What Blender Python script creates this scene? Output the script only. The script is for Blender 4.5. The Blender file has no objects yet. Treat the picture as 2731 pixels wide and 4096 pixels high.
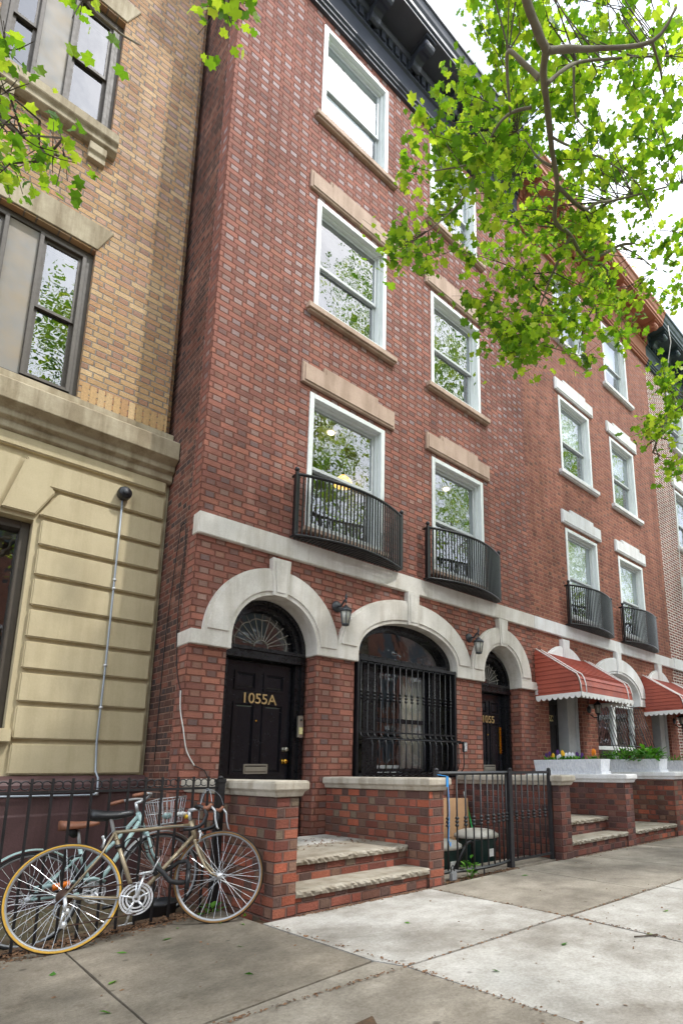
import bpy, bmesh, math, random
from mathutils import Vector, Matrix
from mathutils.geometry import tessellate_polygon
R = math.radians
random.seed(7)
sc = bpy.context.scene
col = sc.collection
PI = math.pi

def L(r, g, b):
    f = lambda c: ((c/255)/12.92 if c/255 <= .04045 else ((c/255+.055)/1.055)**2.4)
    return (f(r), f(g), f(b), 1)

# ------------------------------------------------------------------ mesh helpers
class MB:
    def __init__(s): s.v = []; s.f = []; s.m = []; s.sm = []
    def add(s, vs, fs, mi=0, smooth=False):
        n = len(s.v); s.v += [tuple(p) for p in vs]
        for f in fs: s.f.append([i+n for i in f]); s.m.append(mi); s.sm.append(smooth)
        return s
    def box(s, x0, x1, y0, y1, z0, z1, mi=0):
        v = [(x0,y0,z0),(x1,y0,z0),(x1,y1,z0),(x0,y1,z0),(x0,y0,z1),(x1,y0,z1),(x1,y1,z1),(x0,y1,z1)]
        return s.add(v, [(0,3,2,1),(4,5,6,7),(0,1,5,4),(1,2,6,5),(2,3,7,6),(3,0,4,7)], mi)
    def prism(s, poly, a0, a1, axis='y', mi=0):
        # poly: 2D loop; axis y: (x,z), axis x: (y,z), axis z: (x,y)
        mk = {'y': lambda p, a: (p[0], a, p[1]), 'x': lambda p, a: (a, p[0], p[1]), 'z': lambda p, a: (p[0], p[1], a)}[axis]
        n = len(poly); v = [mk(p, a0) for p in poly]+[mk(p, a1) for p in poly]
        tri = tessellate_polygon([[Vector((p[0], p[1], 0)) for p in poly]])
        fs = [tuple(t) for t in tri]+[tuple(i+n for i in reversed(t)) for t in tri]
        fs += [(i, (i+1) % n, (i+1) % n+n, i+n) for i in range(n)]
        return s.add(v, fs, mi)
    def tube(s, pts, r, n=6, closed=False, mi=0, cap=True):
        pts = [Vector(p) for p in pts]; N = len(pts)
        if N < 2: return s
        rs = r if isinstance(r, (list, tuple)) else [r]*N
        vs = []; prev = None
        for i, p in enumerate(pts):
            if closed: t = (pts[(i+1) % N]-pts[i-1])
            else: t = (pts[min(i+1, N-1)]-pts[max(i-1, 0)])
            if t.length < 1e-9: t = Vector((0,0,1))
            t.normalize()
            if prev is None:
                a = Vector((0,0,1)) if abs(t.z) < .9 else Vector((1,0,0))
                u = t.cross(a).normalized()
            else:
                u = prev-t*prev.dot(t)
                u = u.normalized() if u.length > 1e-6 else t.orthogonal().normalized()
            prev = u; w = t.cross(u)
            vs += [p+(u*math.cos(2*PI*k/n)+w*math.sin(2*PI*k/n))*rs[i] for k in range(n)]
        fs = []
        for i in range(N if closed else N-1):
            j = (i+1) % N
            fs += [(i*n+k, i*n+(k+1) % n, j*n+(k+1) % n, j*n+k) for k in range(n)]
        if cap and not closed:
            fs += [tuple(range(n-1, -1, -1)), tuple((N-1)*n+k for k in range(n))]
        return s.add(vs, fs, mi, n > 4)
    def lathe(s, prof, c=(0,0,0), n=16, axis='z', mi=0):
        vs = []; fs = []
        for (r, h) in prof:
            for k in range(n):
                a = 2*PI*k/n; q = (r*math.cos(a), r*math.sin(a), h)
                if axis == 'y': q = (q[0], q[2], q[1])
                if axis == 'x': q = (q[2], q[0], q[1])
                vs.append((q[0]+c[0], q[1]+c[1], q[2]+c[2]))
        for i in range(len(prof)-1):
            fs += [(i*n+k, i*n+(k+1) % n, (i+1)*n+(k+1) % n, (i+1)*n+k) for k in range(n)]
        fs += [tuple(range(n-1, -1, -1)), tuple((len(prof)-1)*n+k for k in range(n))]
        return s.add(vs, fs, mi, True)
    def ball(s, c, r, n=8, mi=0):
        return s.lathe([(max(r*math.sin(PI*i/6), 1e-4), -r*math.cos(PI*i/6)) for i in range(7)], c, n, mi=mi)
    def sweep(s, prof, x0, x1, mi=0):
        # profile in (y,z) swept along x (closed loop)
        return s.prism(prof, x0, x1, 'x', mi)
    def mesh(s, name, mats, org=(0,0,0), bevel=0):
        me = bpy.data.meshes.new(name)
        o = Vector(org)
        me.from_pydata([tuple(Vector(p)-o) for p in s.v], [], s.f)
        bm = bmesh.new(); bm.from_mesh(me)
        bm.faces.ensure_lookup_table()
        for i, f in enumerate(bm.faces): f.material_index = s.m[i]; f.smooth = s.sm[i]
        bmesh.ops.recalc_face_normals(bm, faces=bm.faces)
        if bevel:
            es = [e for e in bm.edges if len(e.link_faces) == 2 and e.calc_face_angle(0) > .6]
            bmesh.ops.bevel(bm, geom=es, offset=bevel, segments=2, affect='EDGES', clamp_overlap=True)
        bm.to_mesh(me); bm.free()
        for m in (mats if isinstance(mats, (list, tuple)) else [mats]): me.materials.append(m)
        return me
    def build(s, name, mats, parent=None, bevel=0):
        org = ORG.get(parent.name, Vector((0,0,0))) if parent else Vector((0,0,0))
        ob = bpy.data.objects.new(name, s.mesh(name, mats, org, bevel))
        col.objects.link(ob)
        if parent: ob.parent = parent
        ORG[ob.name] = org
        return ob
ORG = {}
def tag(o, label=None, cat=None, group=None, kind=None):
    for k, v in (('label', label), ('category', cat), ('group', group), ('kind', kind)):
        if v: o[k] = v
    return o
def thing(name, label, cat, loc, group=None):
    o = bpy.data.objects.new(name, None); o.empty_display_size = .1; col.objects.link(o)
    o.location = loc; ORG[o.name] = Vector(loc)
    return tag(o, label, cat, group)
def lab(o, label): o['label'] = label; return o
def dup(ob, parent, d):
    c = ob.copy(); col.objects.link(c); c.parent = parent; c.location = Vector(ob.location)+Vector(d)
    ORG[c.name] = ORG[ob.name]
    return c
def smooth(pts, k=6):
    P = [Vector(p) for p in pts]; Q = []
    for i in range(len(P)-1):
        p0, p1, p2, p3 = P[max(i-1,0)], P[i], P[i+1], P[min(i+2,len(P)-1)]
        for j in range(k):
            s = j/k
            Q.append(.5*((2*p1)+(p2-p0)*s+(2*p0-5*p1+4*p2-p3)*s*s+(3*p1-p0-3*p2+p3)*s**3))
    return Q+[P[-1]]
def mid(a, b, t): return a+(b-a)*t
def arc(cx, cz, rx, rz, a0, a1, n):
    return [(cx+rx*math.cos(mid(a0, a1, i/n)), cz+rz*math.sin(mid(a0, a1, i/n))) for i in range(n+1)]

# ------------------------------------------------------------------ materials
class NT:
    def __init__(s, name):
        s.mat = bpy.data.materials.new(name); s.mat.use_nodes = True
        s.t = s.mat.node_tree; s.bs = s.t.nodes['Principled BSDF']
    def n(s, typ, ins=None, **kw):
        nd = s.t.nodes.new(typ)
        for k, v in kw.items(): setattr(nd, k, v)
        for k, v in (ins or {}).items(): s.link(v, nd.inputs[k])
        return nd
    def link(s, v, sock):
        if isinstance(v, bpy.types.NodeSocket): s.t.links.new(v, sock)
        else: sock.default_value = v
    def m(s, op, a, b=0.0, c=0.0):
        nd = s.t.nodes.new('ShaderNodeMath'); nd.operation = op
        s.link(a, nd.inputs[0]); s.link(b, nd.inputs[1]); s.link(c, nd.inputs[2])
        return nd.outputs[0]
    def ramp(s, fac, stops, interp='LINEAR'):
        nd = s.t.nodes.new('ShaderNodeValToRGB'); nd.color_ramp.interpolation = interp
        e = nd.color_ramp.elements
        while len(e) > 1: e.remove(e[-1])
        e[0].position = stops[0][0]; e[0].color = stops[0][1]
        for p, c in stops[1:]:
            q = e.new(p); q.color = c
        s.link(fac, nd.inputs[0]); return nd.outputs[0]
    def mix(s, fac, a, b, mode='MIX'):
        nd = s.t.nodes.new('ShaderNodeMix'); nd.data_type = 'RGBA'; nd.blend_type = mode
        s.link(fac, nd.inputs[0]); s.link(a, nd.inputs[6]); s.link(b, nd.inputs[7]); return nd.outputs[2]
    def noise(s, scale, detail=4, rough=.55, vec=None, dim='3D'):
        nd = s.n('ShaderNodeTexNoise', {'Scale': scale, 'Detail': detail, 'Roughness': rough})
        if vec is None: vec = s.pos()
        s.link(vec, nd.inputs['Vector']); return nd.outputs['Fac']
    def pos(s):
        if not hasattr(s, '_p'): s._p = s.n('ShaderNodeNewGeometry')
        return s._p.outputs['Position']
    def maprange(s, v, a, b, c=0., d=1., t='LINEAR'):
        nd = s.n('ShaderNodeMapRange', {'Value': v, 'From Min': a, 'From Max': b, 'To Min': c, 'To Max': d}); nd.interpolation_type = t
        return nd.outputs[0]
    def bump(s, h, strength=.5, dist=.01):
        nd = s.n('ShaderNodeBump', {'Height': h, 'Strength': strength, 'Distance': dist})
        s.t.links.new(nd.outputs[0], s.bs.inputs['Normal'])
    def set(s, **kw):
        for k, v in kw.items(): s.link(v, s.bs.inputs[k.replace('_', ' ')])
        return s.mat

def plain(name, c, rough=.5, metal=0, var=.12, scale=9, bump=.0, spec=.5, c2=None, bscale=60):
    t = NT(name)
    n = t.noise(scale, 5, .6)
    b = c2 if c2 else tuple(x*(1-var) for x in c[:3])+(1,)
    a = c if c2 else tuple(min(1, x*(1+var)) for x in c[:3])+(1,)
    t.set(Base_Color=t.ramp(n, [(.3, b), (.7, a)]), Roughness=t.maprange(t.noise(scale*2.3, 3), .3, .7, max(0, rough-.08), min(1, rough+.08)), Metallic=metal)
    t.link(spec, t.bs.inputs['Specular IOR Level'])
    if bump: t.bump(t.noise(bscale, 4, .6), bump, .006)
    return t.mat

def brick(name, stops, heads, mortar, h=.0735, P=.32, s=.655, mt=.011, z0=0., bump=.9, stain=.25, white=None, dust=None):
    """Flemish bond in world space: u runs along the wall whichever way it faces."""
    t = NT(name)
    g = t.n('ShaderNodeNewGeometry')
    sp = t.n('ShaderNodeSeparateXYZ', {0: g.outputs['Position']}).outputs
    sn = t.n('ShaderNodeSeparateXYZ', {0: g.outputs['True Normal']}).outputs
    isx = t.m('GREATER_THAN', t.m('ABSOLUTE', sn[0]), .6)
    wob = t.m('MULTIPLY', t.m('SUBTRACT', t.noise(7, 3), .5), .006)
    u = t.m('ADD', t.m('ADD', sp[0], t.m('MULTIPLY', isx, t.m('SUBTRACT', sp[1], sp[0]))), wob)
    zz = t.m('ADD', sp[2], t.m('MULTIPLY', t.m('SUBTRACT', t.noise(5, 3), .5), .006))
    v = t.m('DIVIDE', t.m('SUBTRACT', zz, z0), h)
    row = t.m('FLOOR', v); fv = t.m('FRACT', v)
    uu = t.m('ADD', t.m('DIVIDE', u, P), t.m('MULTIPLY', t.m('FLOORED_MODULO', row, 2.), .5))
    ci = t.m('FLOOR', uu); tt = t.m('FRACT', uu)
    head = t.m('GREATER_THAN', tt, s)
    du = t.m('MINIMUM', t.m('MINIMUM', tt, t.m('SUBTRACT', 1., tt)), t.m('ABSOLUTE', t.m('SUBTRACT', tt, s)))
    du = t.m('MULTIPLY', du, P)
    dv = t.m('MULTIPLY', t.m('MINIMUM', fv, t.m('SUBTRACT', 1., fv)), h)
    d = t.m('MINIMUM', du, dv)
    mask = t.maprange(d, mt*.35, mt*.35+.006, 0., 1., 'SMOOTHSTEP')
    idv = t.n('ShaderNodeCombineXYZ', {0: t.m('ADD', t.m('MULTIPLY', ci, 2.), head), 1: row, 2: t.m('MULTIPLY', isx, 7.3)}).outputs[0]
    wn = t.n('ShaderNodeTexWhiteNoise', {'Vector': idv}); r1 = wn.outputs['Value']
    wn2 = t.n('ShaderNodeTexWhiteNoise', {'Vector': t.n('ShaderNodeVectorMath', {0: idv, 1: (3.7, 9.1, 2.2)}).outputs[0]}); r2 = wn2.outputs['Value']
    cs = t.ramp(r1, stops, 'CONSTANT'); ch = t.ramp(r1, heads, 'CONSTANT')
    c = t.mix(head, cs, ch)
    c = t.mix(1., c, t.ramp(r2, [(0, (.82,.82,.82,1)), (1, (1.15,1.15,1.15,1))]), 'MULTIPLY')
    grain = t.noise(90, 4, .7)
    c = t.mix(1., c, t.ramp(grain, [(.3, (.72,.72,.72,1)), (.7, (1.2,1.2,1.2,1))]), 'MULTIPLY')
    if dust: c = t.mix(dust[1], c, dust[0])
    if white:   # paler on the upper storeys, headers most; a bloom on the red headers
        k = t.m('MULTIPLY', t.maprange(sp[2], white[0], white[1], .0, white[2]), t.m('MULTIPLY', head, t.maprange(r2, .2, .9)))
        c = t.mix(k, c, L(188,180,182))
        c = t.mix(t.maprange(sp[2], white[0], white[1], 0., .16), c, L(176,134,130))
    mo = t.mix(1., mortar, t.ramp(t.noise(25, 4), [(.3, (.75,.75,.75,1)), (.7, (1.1,1.1,1.1,1))]), 'MULTIPLY')
    c = t.mix(mask, mo, c)
    st = t.noise(.8, 6, .62)
    c = t.mix(stain, c, t.mix(1., c, t.ramp(st, [(.35, (.55,.5,.5,1)), (.62, (1.12,1.1,1.1,1))]), 'MULTIPLY'))
    mp = t.n('ShaderNodeMapping', {'Vector': g.outputs['Position'], 'Scale': (3.2, 3.2, .35)})
    c = t.mix(.5, c, t.mix(1., c, t.ramp(t.noise(1., 5, .6, mp.outputs[0]), [(.36, (.66,.63,.62,1)), (.56, (1.06,1.05,1.04,1))]), 'MULTIPLY'))
    hh = t.m('ADD', mask, t.m('MULTIPLY', t.m('MULTIPLY', t.noise(55, 4, .65), mask), .55))
    hh = t.m('ADD', hh, t.m('MULTIPLY', t.m('MULTIPLY', r2, mask), .25))
    t.bump(hh, bump, .022)
    t.set(Base_Color=c, Roughness=.88)
    t.link(.25, t.bs.inputs['Specular IOR Level'])
    return t.mat

red_st = [(0, L(154,94,77)), (.2, L(164,100,82)), (.42, L(143,85,72)), (.6, L(158,97,81)), (.78, L(133,82,70)), (.9, L(170,106,84))]
red_hd = [(0, L(141,109,97)), (.25, L(140,100,84)), (.45, L(147,118,106)), (.62, L(117,86,80)), (.78, L(148,105,87)), (.9, L(110,90,88))]
M = {}
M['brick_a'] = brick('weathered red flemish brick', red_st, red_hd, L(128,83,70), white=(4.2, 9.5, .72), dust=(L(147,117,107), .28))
M['brick_b'] = brick('uniform red brown brick', [(0, L(154,96,77)), (.3, L(142,85,70)), (.55, L(160,101,81)), (.8, L(133,78,65))],
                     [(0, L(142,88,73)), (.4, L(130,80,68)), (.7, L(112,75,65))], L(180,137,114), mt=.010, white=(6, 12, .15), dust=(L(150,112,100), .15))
M['brick_c'] = brick('dark red brick with white joints', [(0, L(134,77,68)), (.5, L(121,66,59)), (.8, L(143,86,75))],
                     [(0, L(114,68,62)), (.5, L(99,59,55))], L(238,229,218), mt=.022)
M['brick_tan'] = brick('orange tan roman brick', [(0, L(196,160,112)), (.25, L(188,148,100)), (.45, L(202,170,122)), (.62, L(184,140,98)), (.8, L(206,178,134)), (.93, L(176,130,96))],
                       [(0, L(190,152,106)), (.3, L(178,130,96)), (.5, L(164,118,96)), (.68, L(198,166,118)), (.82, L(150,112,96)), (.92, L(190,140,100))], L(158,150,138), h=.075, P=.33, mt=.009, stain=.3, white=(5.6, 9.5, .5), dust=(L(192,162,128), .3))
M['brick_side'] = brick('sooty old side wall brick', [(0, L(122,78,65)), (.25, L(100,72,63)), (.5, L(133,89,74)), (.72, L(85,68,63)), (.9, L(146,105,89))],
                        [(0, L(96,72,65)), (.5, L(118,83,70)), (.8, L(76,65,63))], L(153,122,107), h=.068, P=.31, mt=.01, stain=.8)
M['brick_stoop'] = brick('mixed brown and orange stoop brick', [(0, L(142,85,70)), (.18, L(126,78,65)), (.36, L(109,76,64)), (.52, L(155,94,74)), (.68, L(118,72,62)), (.8, L(96,70,64)), (.9, L(164,92,70))],
                         [(0, L(131,100,84)), (.25, L(109,86,74)), (.45, L(144,83,68)), (.65, L(98,76,69)), (.82, L(122,106,90))], L(119,94,85), stain=.35, h=.0813)
M['brick_stoop_b'] = brick('plum brown stoop brick', [(0, L(122,76,66)), (.3, L(113,72,65)), (.6, L(133,85,72)), (.85, L(98,72,68))],
                         [(0, L(92,68,65)), (.4, L(116,83,74)), (.75, L(83,65,63))], L(123,94,86), stain=.35, h=.0813)

def stone(name, c, var=.1, stain=.3, rough=.8, bump=.35):
    t = NT(name)
    n = t.noise(2.2, 6, .65); f = t.noise(70, 4, .7)
    cc = t.ramp(f, [(.3, tuple(x*(1-var) for x in c[:3])+(1,)), (.7, tuple(min(1, x*(1+var)) for x in c[:3])+(1,))])
    dirt = t.ramp(n, [(.42, (.62,.58,.53,1)), (.58, (1,1,1,1))])
    cc = t.mix(stain, cc, t.mix(1., cc, dirt, 'MULTIPLY'))
    mp = t.n('ShaderNodeMapping', {'Vector': t.pos(), 'Scale': (7., 7., .7)})
    cc = t.mix(min(1., stain*1.6), cc, t.mix(1., cc, t.ramp(t.noise(1., 5, .62, mp.outputs[0]), [(.38, (.66,.62,.56,1)), (.54, (1,1,1,1))]), 'MULTIPLY'))
    t.set(Base_Color=cc, Roughness=rough)
    t.bump(f, bump, .004)
    return t.mat
M['lime'] = stone('off white painted stone', L(214,209,201), stain=.3)
M['white'] = stone('white painted stone', L(224,224,224), stain=.2)
M['lintel'] = stone('pinkish brown sandstone', L(188,162,144), stain=.35)
M['tan_stone'] = stone('tan painted stucco', L(190,176,142), .05, .18, bump=.15)
M['tan_stone2'] = stone('weathered tan stone', L(176,164,138), .08, .6)
M['mauve'] = stone('flaking maroon painted base', L(86,60,60), .12, .5, .6)
M['cap'] = stone('grey cast stone coping', L(186,178,164), .1, .45)
M['tread'] = stone('bluestone tread', L(164,156,142), .12, .5, bump=.8)
M['rockwhite'] = stone('white painted rough cast', L(222,224,230), .06, .15, bump=1.)
def trowel():
    t = NT('white trowelled stucco'); n = t.n('ShaderNodeTexNoise', {'Scale': 1., 'Detail': 3, 'Roughness': .5})
    mp = t.n('ShaderNodeMapping', {'Vector': t.pos(), 'Rotation': (.5,.5,0), 'Scale': (38,38,14)}); t.t.links.new(mp.outputs[0], n.inputs['Vector'])
    t.set(Base_Color=t.ramp(n.outputs['Fac'], [(.3, L(206,210,218)), (.6, L(226,228,232))]), Roughness=.8); t.bump(n.outputs['Fac'], 1., .02); return t.mat
M['rockwhite'] = trowel()
M['wframe'] = plain('white vinyl window frame', L(222,226,224), .4, var=.04)
M['sash'] = plain('pale grey sash', L(186,190,190), .4, var=.05)
M['screen'] = plain('grey aluminium track', L(110,114,118), .45, var=.08)
M['brownframe'] = plain('bronze brown window frame', L(74,66,56), .5, var=.15)
M['greypanel'] = plain('streaked grey panel', L(122,122,120), .55, scale=3, c2=L(140,126,104))
M['black'] = plain('glossy black paint', L(22,22,27), .2, var=.2)
M['blackwood'] = plain('worn black trim', L(18,18,21), .3, var=.3, bump=.15)
M['iron'] = plain('black wrought iron', L(20,20,23), .36, var=.25, bump=.2)
M['rustiron'] = plain('rusting black iron', L(30,28,30), .5, scale=14, c2=L(20,19,21), bump=.3)
M['gatepaint'] = plain('charcoal steel paint', L(42,42,45), .45, var=.15)
M['cornice_a'] = plain('blue black cornice paint', L(62,66,77), .45, var=.15, scale=4)
M['cornice_b'] = plain('terracotta cornice paint', L(166,106,80), .6, var=.12, scale=4)
M['cornice_c'] = plain('dark green cornice paint', L(52,68,72), .5, var=.15, scale=4)
M['brass'] = plain('polished brass', L(200,150,60), .25, 1., .1)
M['gold'] = plain('gilt numerals', L(190,160,112), .4, .5, .1)
M['chrome'] = plain('bright alloy', L(214,216,218), .28, .55, .08)
M['alloy'] = plain('dull alloy', L(184,186,188), .4, .5, .12)
M['nickel'] = plain('brushed nickel plate', L(170,165,152), .4, .8, .1)
M['steelgrey'] = plain('galvanised conduit', L(150,158,166), .45, .3, .1)
M['lampmetal'] = plain('graphite lamp metal', L(60,62,66), .45, .3, .15)
M['frost'] = plain('seeded lamp glass', L(168,166,156), .2, 0, .15, 30)
M['awning'] = plain('brick red aluminium slats', L(176,86,66), .55, scale=3, c2=L(150,72,58))
M['awnwhite'] = plain('white aluminium trim', L(226,224,220), .5, var=.06)
M['plasterdark'] = plain('dim room paint', L(150,146,138), .9, var=.06)
M['ceil'] = plain('room ceiling paint', L(210,206,198), .9, var=.04)
M['curtain'] = plain('cream curtain cloth', L(206,196,180), .9, var=.08)
M['blind'] = plain('white roller blind', L(216,218,222), .8, var=.04)
M['creamtrim'] = plain('cream painted wood', L(206,202,176), .6, var=.08)
M['greydoor'] = plain('grey white painted wood', L(178,180,178), .55, var=.08)
M['blackdoor'] = plain('charcoal door', L(36,36,38), .5, var=.2)
M['plate'] = plain('pale yellow number tile', L(214,206,150), .5, var=.05)
M['paper'] = plain('white card', L(224,224,220), .7, var=.05)
M['bingreen'] = plain('dark green bin plastic', L(26,52,48), .5, var=.2)
M['binlid'] = plain('pale beige bin lid', L(172,168,158), .55, var=.06)
M['card'] = plain('corrugated cardboard', L(190,150,112), .85, var=.06)
M['greenstick'] = plain('bright green broom handle', L(40,160,80), .4, var=.08)
M['blueribbon'] = plain('bright blue tape', L(50,140,210), .5, var=.08)
M['rubber'] = plain('black rubber', L(28,28,30), .7, var=.15)
M['gumdark'] = plain('brown gum tyre wall', L(120,88,46), .7, var=.15)
M['rim'] = plain('grey alloy rim', L(150,152,154), .4, .4, .1)
M['leadlight'] = plain('pale leading', L(150,146,136), .5, var=.1)
M['gumwall'] = plain('yellow gum tyre wall', L(196,152,56), .7, var=.12)
M['goldframe'] = plain('champagne gold enamel', L(150,136,112), .35, .35, .12)
M['mint'] = plain('pale mint enamel', L(150,176,174), .4, 0, .08)
M['leather'] = plain('brown leather', L(128,82,60), .55, var=.2, bump=.2)
M['blackplastic'] = plain('black plastic', L(26,27,30), .4, var=.15)
M['orange'] = plain('amber reflector', L(230,120,30), .3, var=.05)
M['rustchain'] = plain('rusty steel', L(70,50,40), .6, .5, .25)
M['soil'] = plain('potting soil', L(50,38,30), .95, var=.3)
M['bark'] = plain('grey green plane bark', L(142,136,118), .85, scale=5, c2=L(112,100,84), bump=.5)
M['twig'] = plain('dark twig bark', L(78,66,56), .85, var=.2)
M['greenawn'] = plain('dark green canvas', L(28,110,96), .7, var=.1)
M['asphalt'] = plain('street asphalt', L(70,70,72), .9, var=.2, scale=20, bump=.5)
M['dirt'] = plain('brown litter and dirt', L(104,78,54), .95, scale=60, c2=L(66,52,40), bump=.8)
M['moss'] = plain('mossy wet concrete', L(98,92,62), .9, scale=3, c2=L(84,70,58), bump=.4)
M['whitecable'] = plain('white cable sheath', L(210,208,202), .5, var=.05)
M['cardgrey'] = plain('grey lock body', L(120,122,124), .45, var=.1)
for nm, c in (('petal_white', L(226,226,236)), ('petal_purple', L(74,32,110)), ('petal_yellow', L(236,188,40)), ('petal_orange', L(236,140,30))):
    M[nm] = plain(nm.replace('_', ' '), c, .7, var=.1)

def glassmat(name, f0=.1, tint=(.80,.84,.84,1), rough=.0, wav=.05):
    t = NT(name)
    out = t.t.nodes['Material Output']; t.t.nodes.remove(t.bs)
    tr = t.n('ShaderNodeBsdfTransparent', {'Color': tint}); gl = t.n('ShaderNodeBsdfGlossy', {'Color': (.95,.97,1,1), 'Roughness': rough})
    bp = t.n('ShaderNodeBump', {'Height': t.noise(2.2, 3), 'Strength': wav, 'Distance': .1})
    t.t.links.new(bp.outputs[0], gl.inputs['Normal'])
    g = t.n('ShaderNodeNewGeometry')
    dt = t.m('ABSOLUTE', t.n('ShaderNodeVectorMath', {0: g.outputs['Incoming'], 1: g.outputs['Normal']}, operation='DOT_PRODUCT').outputs['Value'])
    fac = t.m('ADD', f0, t.m('MULTIPLY', 1-f0, t.m('POWER', t.m('SUBTRACT', 1., dt), 4.)))
    mx = t.n('ShaderNodeMixShader'); t.t.links.new(fac, mx.inputs[0]); t.t.links.new(tr.outputs[0], mx.inputs[1]); t.t.links.new(gl.outputs[0], mx.inputs[2])
    t.t.links.new(mx.outputs[0], out.inputs[0])
    return t.mat
M['glass'] = glassmat('window glass', .22)
M['glass_dark'] = glassmat('old window glass', .17, (.74,.77,.76,1))

def soldier():
    t = NT('tan upright bricks')
    g = t.n('ShaderNodeNewGeometry')
    c = t.ramp(g.outputs['Random Per Island'], [(0, L(184,148,102)), (.4, L(194,162,114)), (.75, L(174,136,94)), (1, L(200,172,128))])
    c = t.mix(1., c, t.ramp(t.noise(60, 4, .7), [(.3, (.75,.75,.75,1)), (.7, (1.15,1.15,1.15,1))]), 'MULTIPLY')
    t.set(Base_Color=c, Roughness=.85); return t.mat
M['brick_soldier'] = soldier()
def emis(name, c, s):
    t = NT(name); t.set(Base_Color=c, Emission_Color=c, Emission_Strength=s); return t.mat
M['lamplit'] = emis('lit ceiling lamp', L(255,236,200), 2.5)
M['shadelit'] = emis('lit amber shade', L(240,180,90), 1.6)

def leafmat(name, stops, trans=.5):
    t = NT(name)
    out = t.t.nodes['Material Output']
    g = t.n('ShaderNodeNewGeometry')
    c = t.ramp(g.outputs['Random Per Island'], stops)
    t.set(Base_Color=c, Roughness=.45)
    t.link(.3, t.bs.inputs['Specular IOR Level'])
    tl = t.n('ShaderNodeBsdfTranslucent', {'Color': t.mix(1., c, (1.75,1.75,.75,1), 'MULTIPLY')})
    mx = t.n('ShaderNodeMixShader', {0: trans}); t.t.links.new(t.bs.outputs[0], mx.inputs[1]); t.t.links.new(tl.outputs[0], mx.inputs[2])
    t.t.links.new(mx.outputs[0], out.inputs[0])
    return t.mat
M['leaf'] = leafmat('plane tree leaf', [(0, L(70,108,36)), (.35, L(106,146,42)), (.7, L(142,172,52)), (1, L(180,196,76))])
M['leafdark'] = leafmat('planter leaf', [(0, L(50,96,34)), (.5, L(76,130,44)), (1, L(112,164,60))], .3)
M['leaflitter'] = plain('dry brown litter', L(132,98,70), .9, scale=40, c2=L(92,68,50))

def concrete(name, c, c2, agg=.5):
    t = NT(name)
    n = t.noise(1.1, 6, .62); n2 = t.noise(5, 5, .7)
    cc = t.ramp(n, [(.36, c2), (.6, c)])
    cc = t.mix(.75, cc, t.mix(1., cc, t.ramp(n2, [(.35, (.7,.68,.65,1)), (.65, (1.12,1.12,1.12,1))]), 'MULTIPLY'))
    vo = t.n('ShaderNodeTexVoronoi', {'Vector': t.pos(), 'Scale': 130.}); vo.feature = 'F1'
    sp = t.ramp(vo.outputs['Distance'], [(.12, (1,1,1,1)), (.3, (0,0,0,1))])
    wn = t.ramp(vo.outputs['Color'], [(.45, (.45,.42,.38,1)), (.6, (1,1,1,1)), (.85, (1.5,1.48,1.42,1))])
    cc = t.mix(t.m('MULTIPLY', sp, agg), cc, t.mix(1., cc, wn, 'MULTIPLY'))
    spots = t.ramp(t.noise(9, 3, .5), [(.66, (1,1,1,1)), (.72, (.62,.56,.5,1))])
    cc = t.mix(.5, cc, t.mix(1., cc, spots, 'MULTIPLY'))
    cc = t.mix(.8, cc, t.mix(1., cc, t.ramp(t.noise(48, 6, .75), [(.36, (.74,.72,.69,1)), (.62, (1.14,1.14,1.13,1))]), 'MULTIPLY'))
    vg = t.n('ShaderNodeTexVoronoi', {'Vector': t.pos(), 'Scale': 3.1}); vg.feature = 'F1'
    cc = t.mix(t.ramp(vg.outputs['Distance'], [(.045, (.75,.75,.75,1)), (.075, (0,0,0,1))]), cc, t.mix(1., cc, (.42,.4,.38,1), 'MULTIPLY'))
    t.set(Base_Color=cc, Roughness=.85)
    t.bump(t.m('ADD', t.noise(160, 4, .7), t.m('MULTIPLY', n2, .5)), .35, .004)
    return t.mat
M['conc_light'] = concrete('pale new concrete', L(180,177,172), L(138,132,124), .3)
M['conc_dark'] = concrete('aged brown grey concrete', L(134,125,112), L(100,93,82), .9)
M['conc_mid'] = concrete('worn grey concrete', L(150,142,130), L(114,106,95), .9)
M['curbstone'] = concrete('grey kerb concrete', L(150,148,142), L(124,120,114), .4)
# ------------------------------------------------------------------ ground
def zg(x, y):          # the pavement falls gently away to the left of the stoop
    return .045*min(0, x)*(1 if y > -3.4 else max(0, 1-(-3.4-y)/3))
def slab(poly, m, name='sidewalk', t=.09):
    mb = MB()
    pts = []
    for i, p in enumerate(poly):
        q = poly[(i+1) % len(poly)]
        k = max(1, int(math.dist(p, q)/.35))
        for j in range(k):
            w = 0 if j == 0 else random.uniform(-.004, .004)
            pts.append((mid(p[0], q[0], j/k)+w, mid(p[1], q[1], j/k)+w))
    n = len(pts)
    tri = tessellate_polygon([[Vector((p[0], p[1], 0)) for p in pts]])
    vs = [(x, y, zg(x, y)) for x, y in pts]+[(x, y, zg(x, y)-t) for x, y in pts]
    mb.add(vs, [tuple(a) for a in tri]+[(i, (i+1) % n, (i+1) % n+n, i+n) for i in range(n)])
    o = mb.build(name, m, None); return tag(o, kind='structure')
g = MB().add([(-60,-90,-.25),(120,-90,-.25),(120,60,-.25),(-60,60,-.25)], [(0,1,2,3)]).build('ground', M['dirt']); tag(g, kind='structure')
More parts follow.
